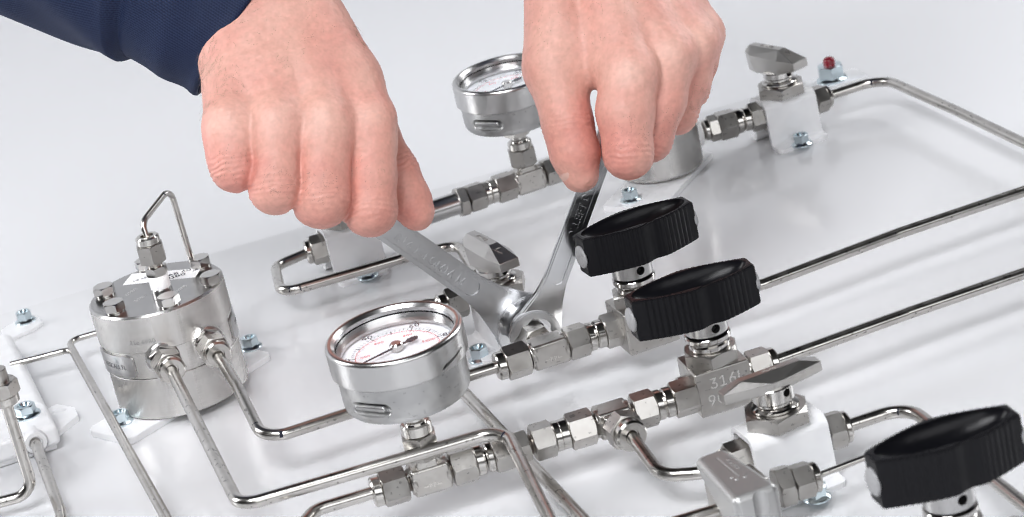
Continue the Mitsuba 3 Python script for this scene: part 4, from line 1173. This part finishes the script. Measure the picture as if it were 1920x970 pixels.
def sleeve(t, C, cuff, axis_pts, r0, r1, seam=None, phase=0.0):
    """Knitted cuff and sleeve as one thick skin about a bent axis given by (px, py, dz)."""
    pts = [C(p) for p in axis_pts]
    path = fillet(pts, 60, 4)
    dd = np.concatenate([[0], np.cumsum(np.linalg.norm(np.diff(path, axis=0), axis=1))])
    n, sides = 150, 160
    s = np.linspace(0, dd[-1], n)
    cpt = np.stack([np.interp(s, dd, path[:, k]) for k in range(3)], 1)
    tg = np.gradient(cpt, axis=0); tg /= np.linalg.norm(tg, axis=1, keepdims=True)
    a = unit(np.cross(tg[0], [0, 0, 1.0]))
    V, UV = [], []
    sg = seam if seam else 1e9
    for i in range(n):
        a = unit(a - tg[i] * a.dot(tg[i])); b = np.cross(tg[i], a)
        q = s[i]
        rad = r0 + (r1 - r0) * min(1, q / dd[-1]) + 1.0 * math.exp(-((q - 2) / 2.5) ** 2)
        rad += 4.2 * smooth((q - sg) / 5.0) - 1.5 * math.exp(-((q - sg) / 1.6) ** 2) - 1.0 * math.exp(-((q - sg - 3.2) / 0.9) ** 2)
        ang = np.linspace(0, 2 * math.pi, sides + 1)
        fold = 1.5 * np.sin(ang * 3 + q * 0.05 + phase) * smooth((q - 8) / 25) + 1.2 * np.sin(ang * 5 - q * 0.12) * smooth((q - sg) / 12)
        fold += 1.6 * np.exp(-((q - sg * 0.55) / 7 + 1.3 * np.cos(ang + 0.6)) ** 2) if seam else 0
        rr = rad + fold
        V.append(cpt[i] + rr[:, None] * (np.cos(ang)[:, None] * a + np.sin(ang)[:, None] * b * 1.0))
        fine = 1.0
        UV.append(np.stack([ang / (2 * math.pi) * 190, np.full(sides + 1, q / 1.3)], 1))
    # inner lip at the cuff
    lip = [cpt[0] + (V[0] - cpt[0]) * 0.94 - tg[0] * 0.6, cpt[0] + (V[0] - cpt[0]) * 0.86 + tg[0] * 14]
    V = [lip[1], lip[0]] + V; UV = [UV[0], UV[0]] + UV
    w = sides + 1
    F = []
    for i in range(len(V) - 1):
        for j in range(sides):
            q = (i * w + j, i * w + j + 1, (i + 1) * w + j + 1, (i + 1) * w + j)
            F += [(q[0], q[2], q[1]), (q[0], q[3], q[2])]
    W = EYE + np.vstack(V) @ ROT.T
    return obj('sleeve', (W, np.array(F)), 'mat_sleeve', t, None, True, uv=np.vstack(UV), label='dark navy knitted sleeve with a double-stitched cuff seam')
def smooth(x):
    x = np.clip(x, 0, 1)
    return x * x * (3 - 2 * x)
sleeve(t, C3, None, [(450, 54, 22), (313, -36, 20), (60, -133, 40), (-250, -255, 90)], 37.0, 44.0, seam=45.0)

# --- the hand at the right of the picture, round the narrow wrench
DB = depth_of(W2 + W2d * 100)
ix = [(1180, 140, -22, 14.0), (1172, 210, -26, 13.0), (1178, 289, -28, 11.2), (1172, 289, -6, 9.6), (1160, 250, 2, 8.6)]
md = [(1255, 105, -12, 12.6), (1240, 190, -12, 11.2), (1217, 260, -12, 10.6), (1205, 258, 6, 9.4), (1190, 220, 14, 8.4)]
rg = [(1302, 78, 0, 11.6), (1290, 150, 2, 10.4), (1268, 212, 4, 9.8), (1250, 215, 18, 8.8), (1230, 180, 24, 8.0)]
pk = [(1316, 62, 12, 10.2), (1308, 115, 14, 9.2), (1294, 168, 16, 8.8), (1275, 172, 28, 8.0), (1255, 140, 32, 7.4)]
palm = [((1180, 140, -18), (1110, -90, 10), 14.0, 17.0, 0), ((1255, 105, -8), (1150, -90, 14), 12.8, 17.0, 6), ((1302, 78, 4), (1180, -90, 20), 11.8, 16.0, 6), ((1316, 62, 15), (1200, -90, 28), 10.6, 15.0, 6),
        ((1150, 60, 4), (1230, 40, 10), 15.0, 14.0, 10), ((1085, 60, 4), (1150, 100, 0), 15.0, 13.0, 10)]
arm = [((1120, -80, 18), (1060, -420, 80), 24.0, 29.0, 14), ((1175, -80, 26), (1110, -420, 90), 22.0, 28.0, 14)]
thumb = [(1050, -30, 6, 17.0), (1040, 125, -8, 14.3), (1065, 235, -14, 11.2), (1077, 285, -14, 10.7), (1088, 326, -13, 8.8)]
webs = [((1060, 70, -4), (1135, 120, -10), 12.0, 11.0, 9)]
tend = [((1180, 140, -23), (1125, -40, -4), 12.0, 12.0, 4), ((1255, 105, -14), (1165, -40, 0), 11.2, 12.0, 4), ((1302, 78, -2), (1195, -40, 6), 10.4, 11.0, 4)]
c0, c1 = camp(950, -330, DB), camp(1365, 385, DB)
t, V, N, C3 = make_hand('bare right-hand fist in the picture, holding the narrow upright wrench', DB, [ix, md, rg, pk], palm, thumb, arm, webs, tend,
                        (c0[0], c0[1], DB - 60), (c1[0], c1[1], DB + 85), seed=11)
hairs(t, V, N, [(C3((1185, 250, -38)), 9, 70, 1.8, (0, 1, 0)), (C3((1250, 230, -22)), 8, 40, 2.6, (0.4, 1, 0)), (C3((1290, 180, -6)), 9, 40, 4.0, (0.6, 1, 0)), (C3((1320, 150, 8)), 10, 30, 4.0, (0.9, 0.6, 0)),
                (C3((1130, 10, -18)), 22, 50, 3.0, (0.2, 1, 0)), (C3((1010, 60, -8)), 16, 26, 3.0, (-0.3, 1, 0))], 8)
# thumb nail, seen from its edge
tp = C3((1063, 318, -18))
na = unit(C3(thumb[-1]) - C3(thumb[-3]))
no = unit(np.array([-0.93, 0.12, -0.40])); no = unit(no - na * no.dot(na))
nb_ = np.cross(na, no)
Vn, Fn = [], []
for i, u in enumerate(np.linspace(-1, 1, 13)):
    for j, v in enumerate(np.linspace(-1, 1, 13)):
        sq = max(abs(u), abs(v)); rr_ = 1.0
        uu, vv = u * math.sqrt(1 - v * v * 0.42), v * math.sqrt(1 - u * u * 0.42)
        Vn.append(C3((1084, 303, -13.5)) + na * (uu * 7.2) + nb_ * (math.sin(vv * 0.62) * 10.5) + no * (math.cos(vv * 0.62) * 10.5 - 0.018 * (uu * 7.2) ** 2 - (0.35 if sq > 0.99 else 0.0)))
for i in range(12):
    for j in range(12):
        q = (i * 13 + j, i * 13 + j + 1, i * 13 + j + 14, i * 13 + j + 13)
        Fn += [(q[0], q[1], q[2]), (q[0], q[2], q[3])]
obj('nail', (EYE + np.array(Vn) @ ROT.T, np.array(Fn)), 'mat_nail', t, None, True)
sleeve(t, C3, None, [(1132, -95, 26), (1085, -330, 66), (1040, -620, 130), (980, -900, 190)], 40.0, 46.0, seam=45.0)
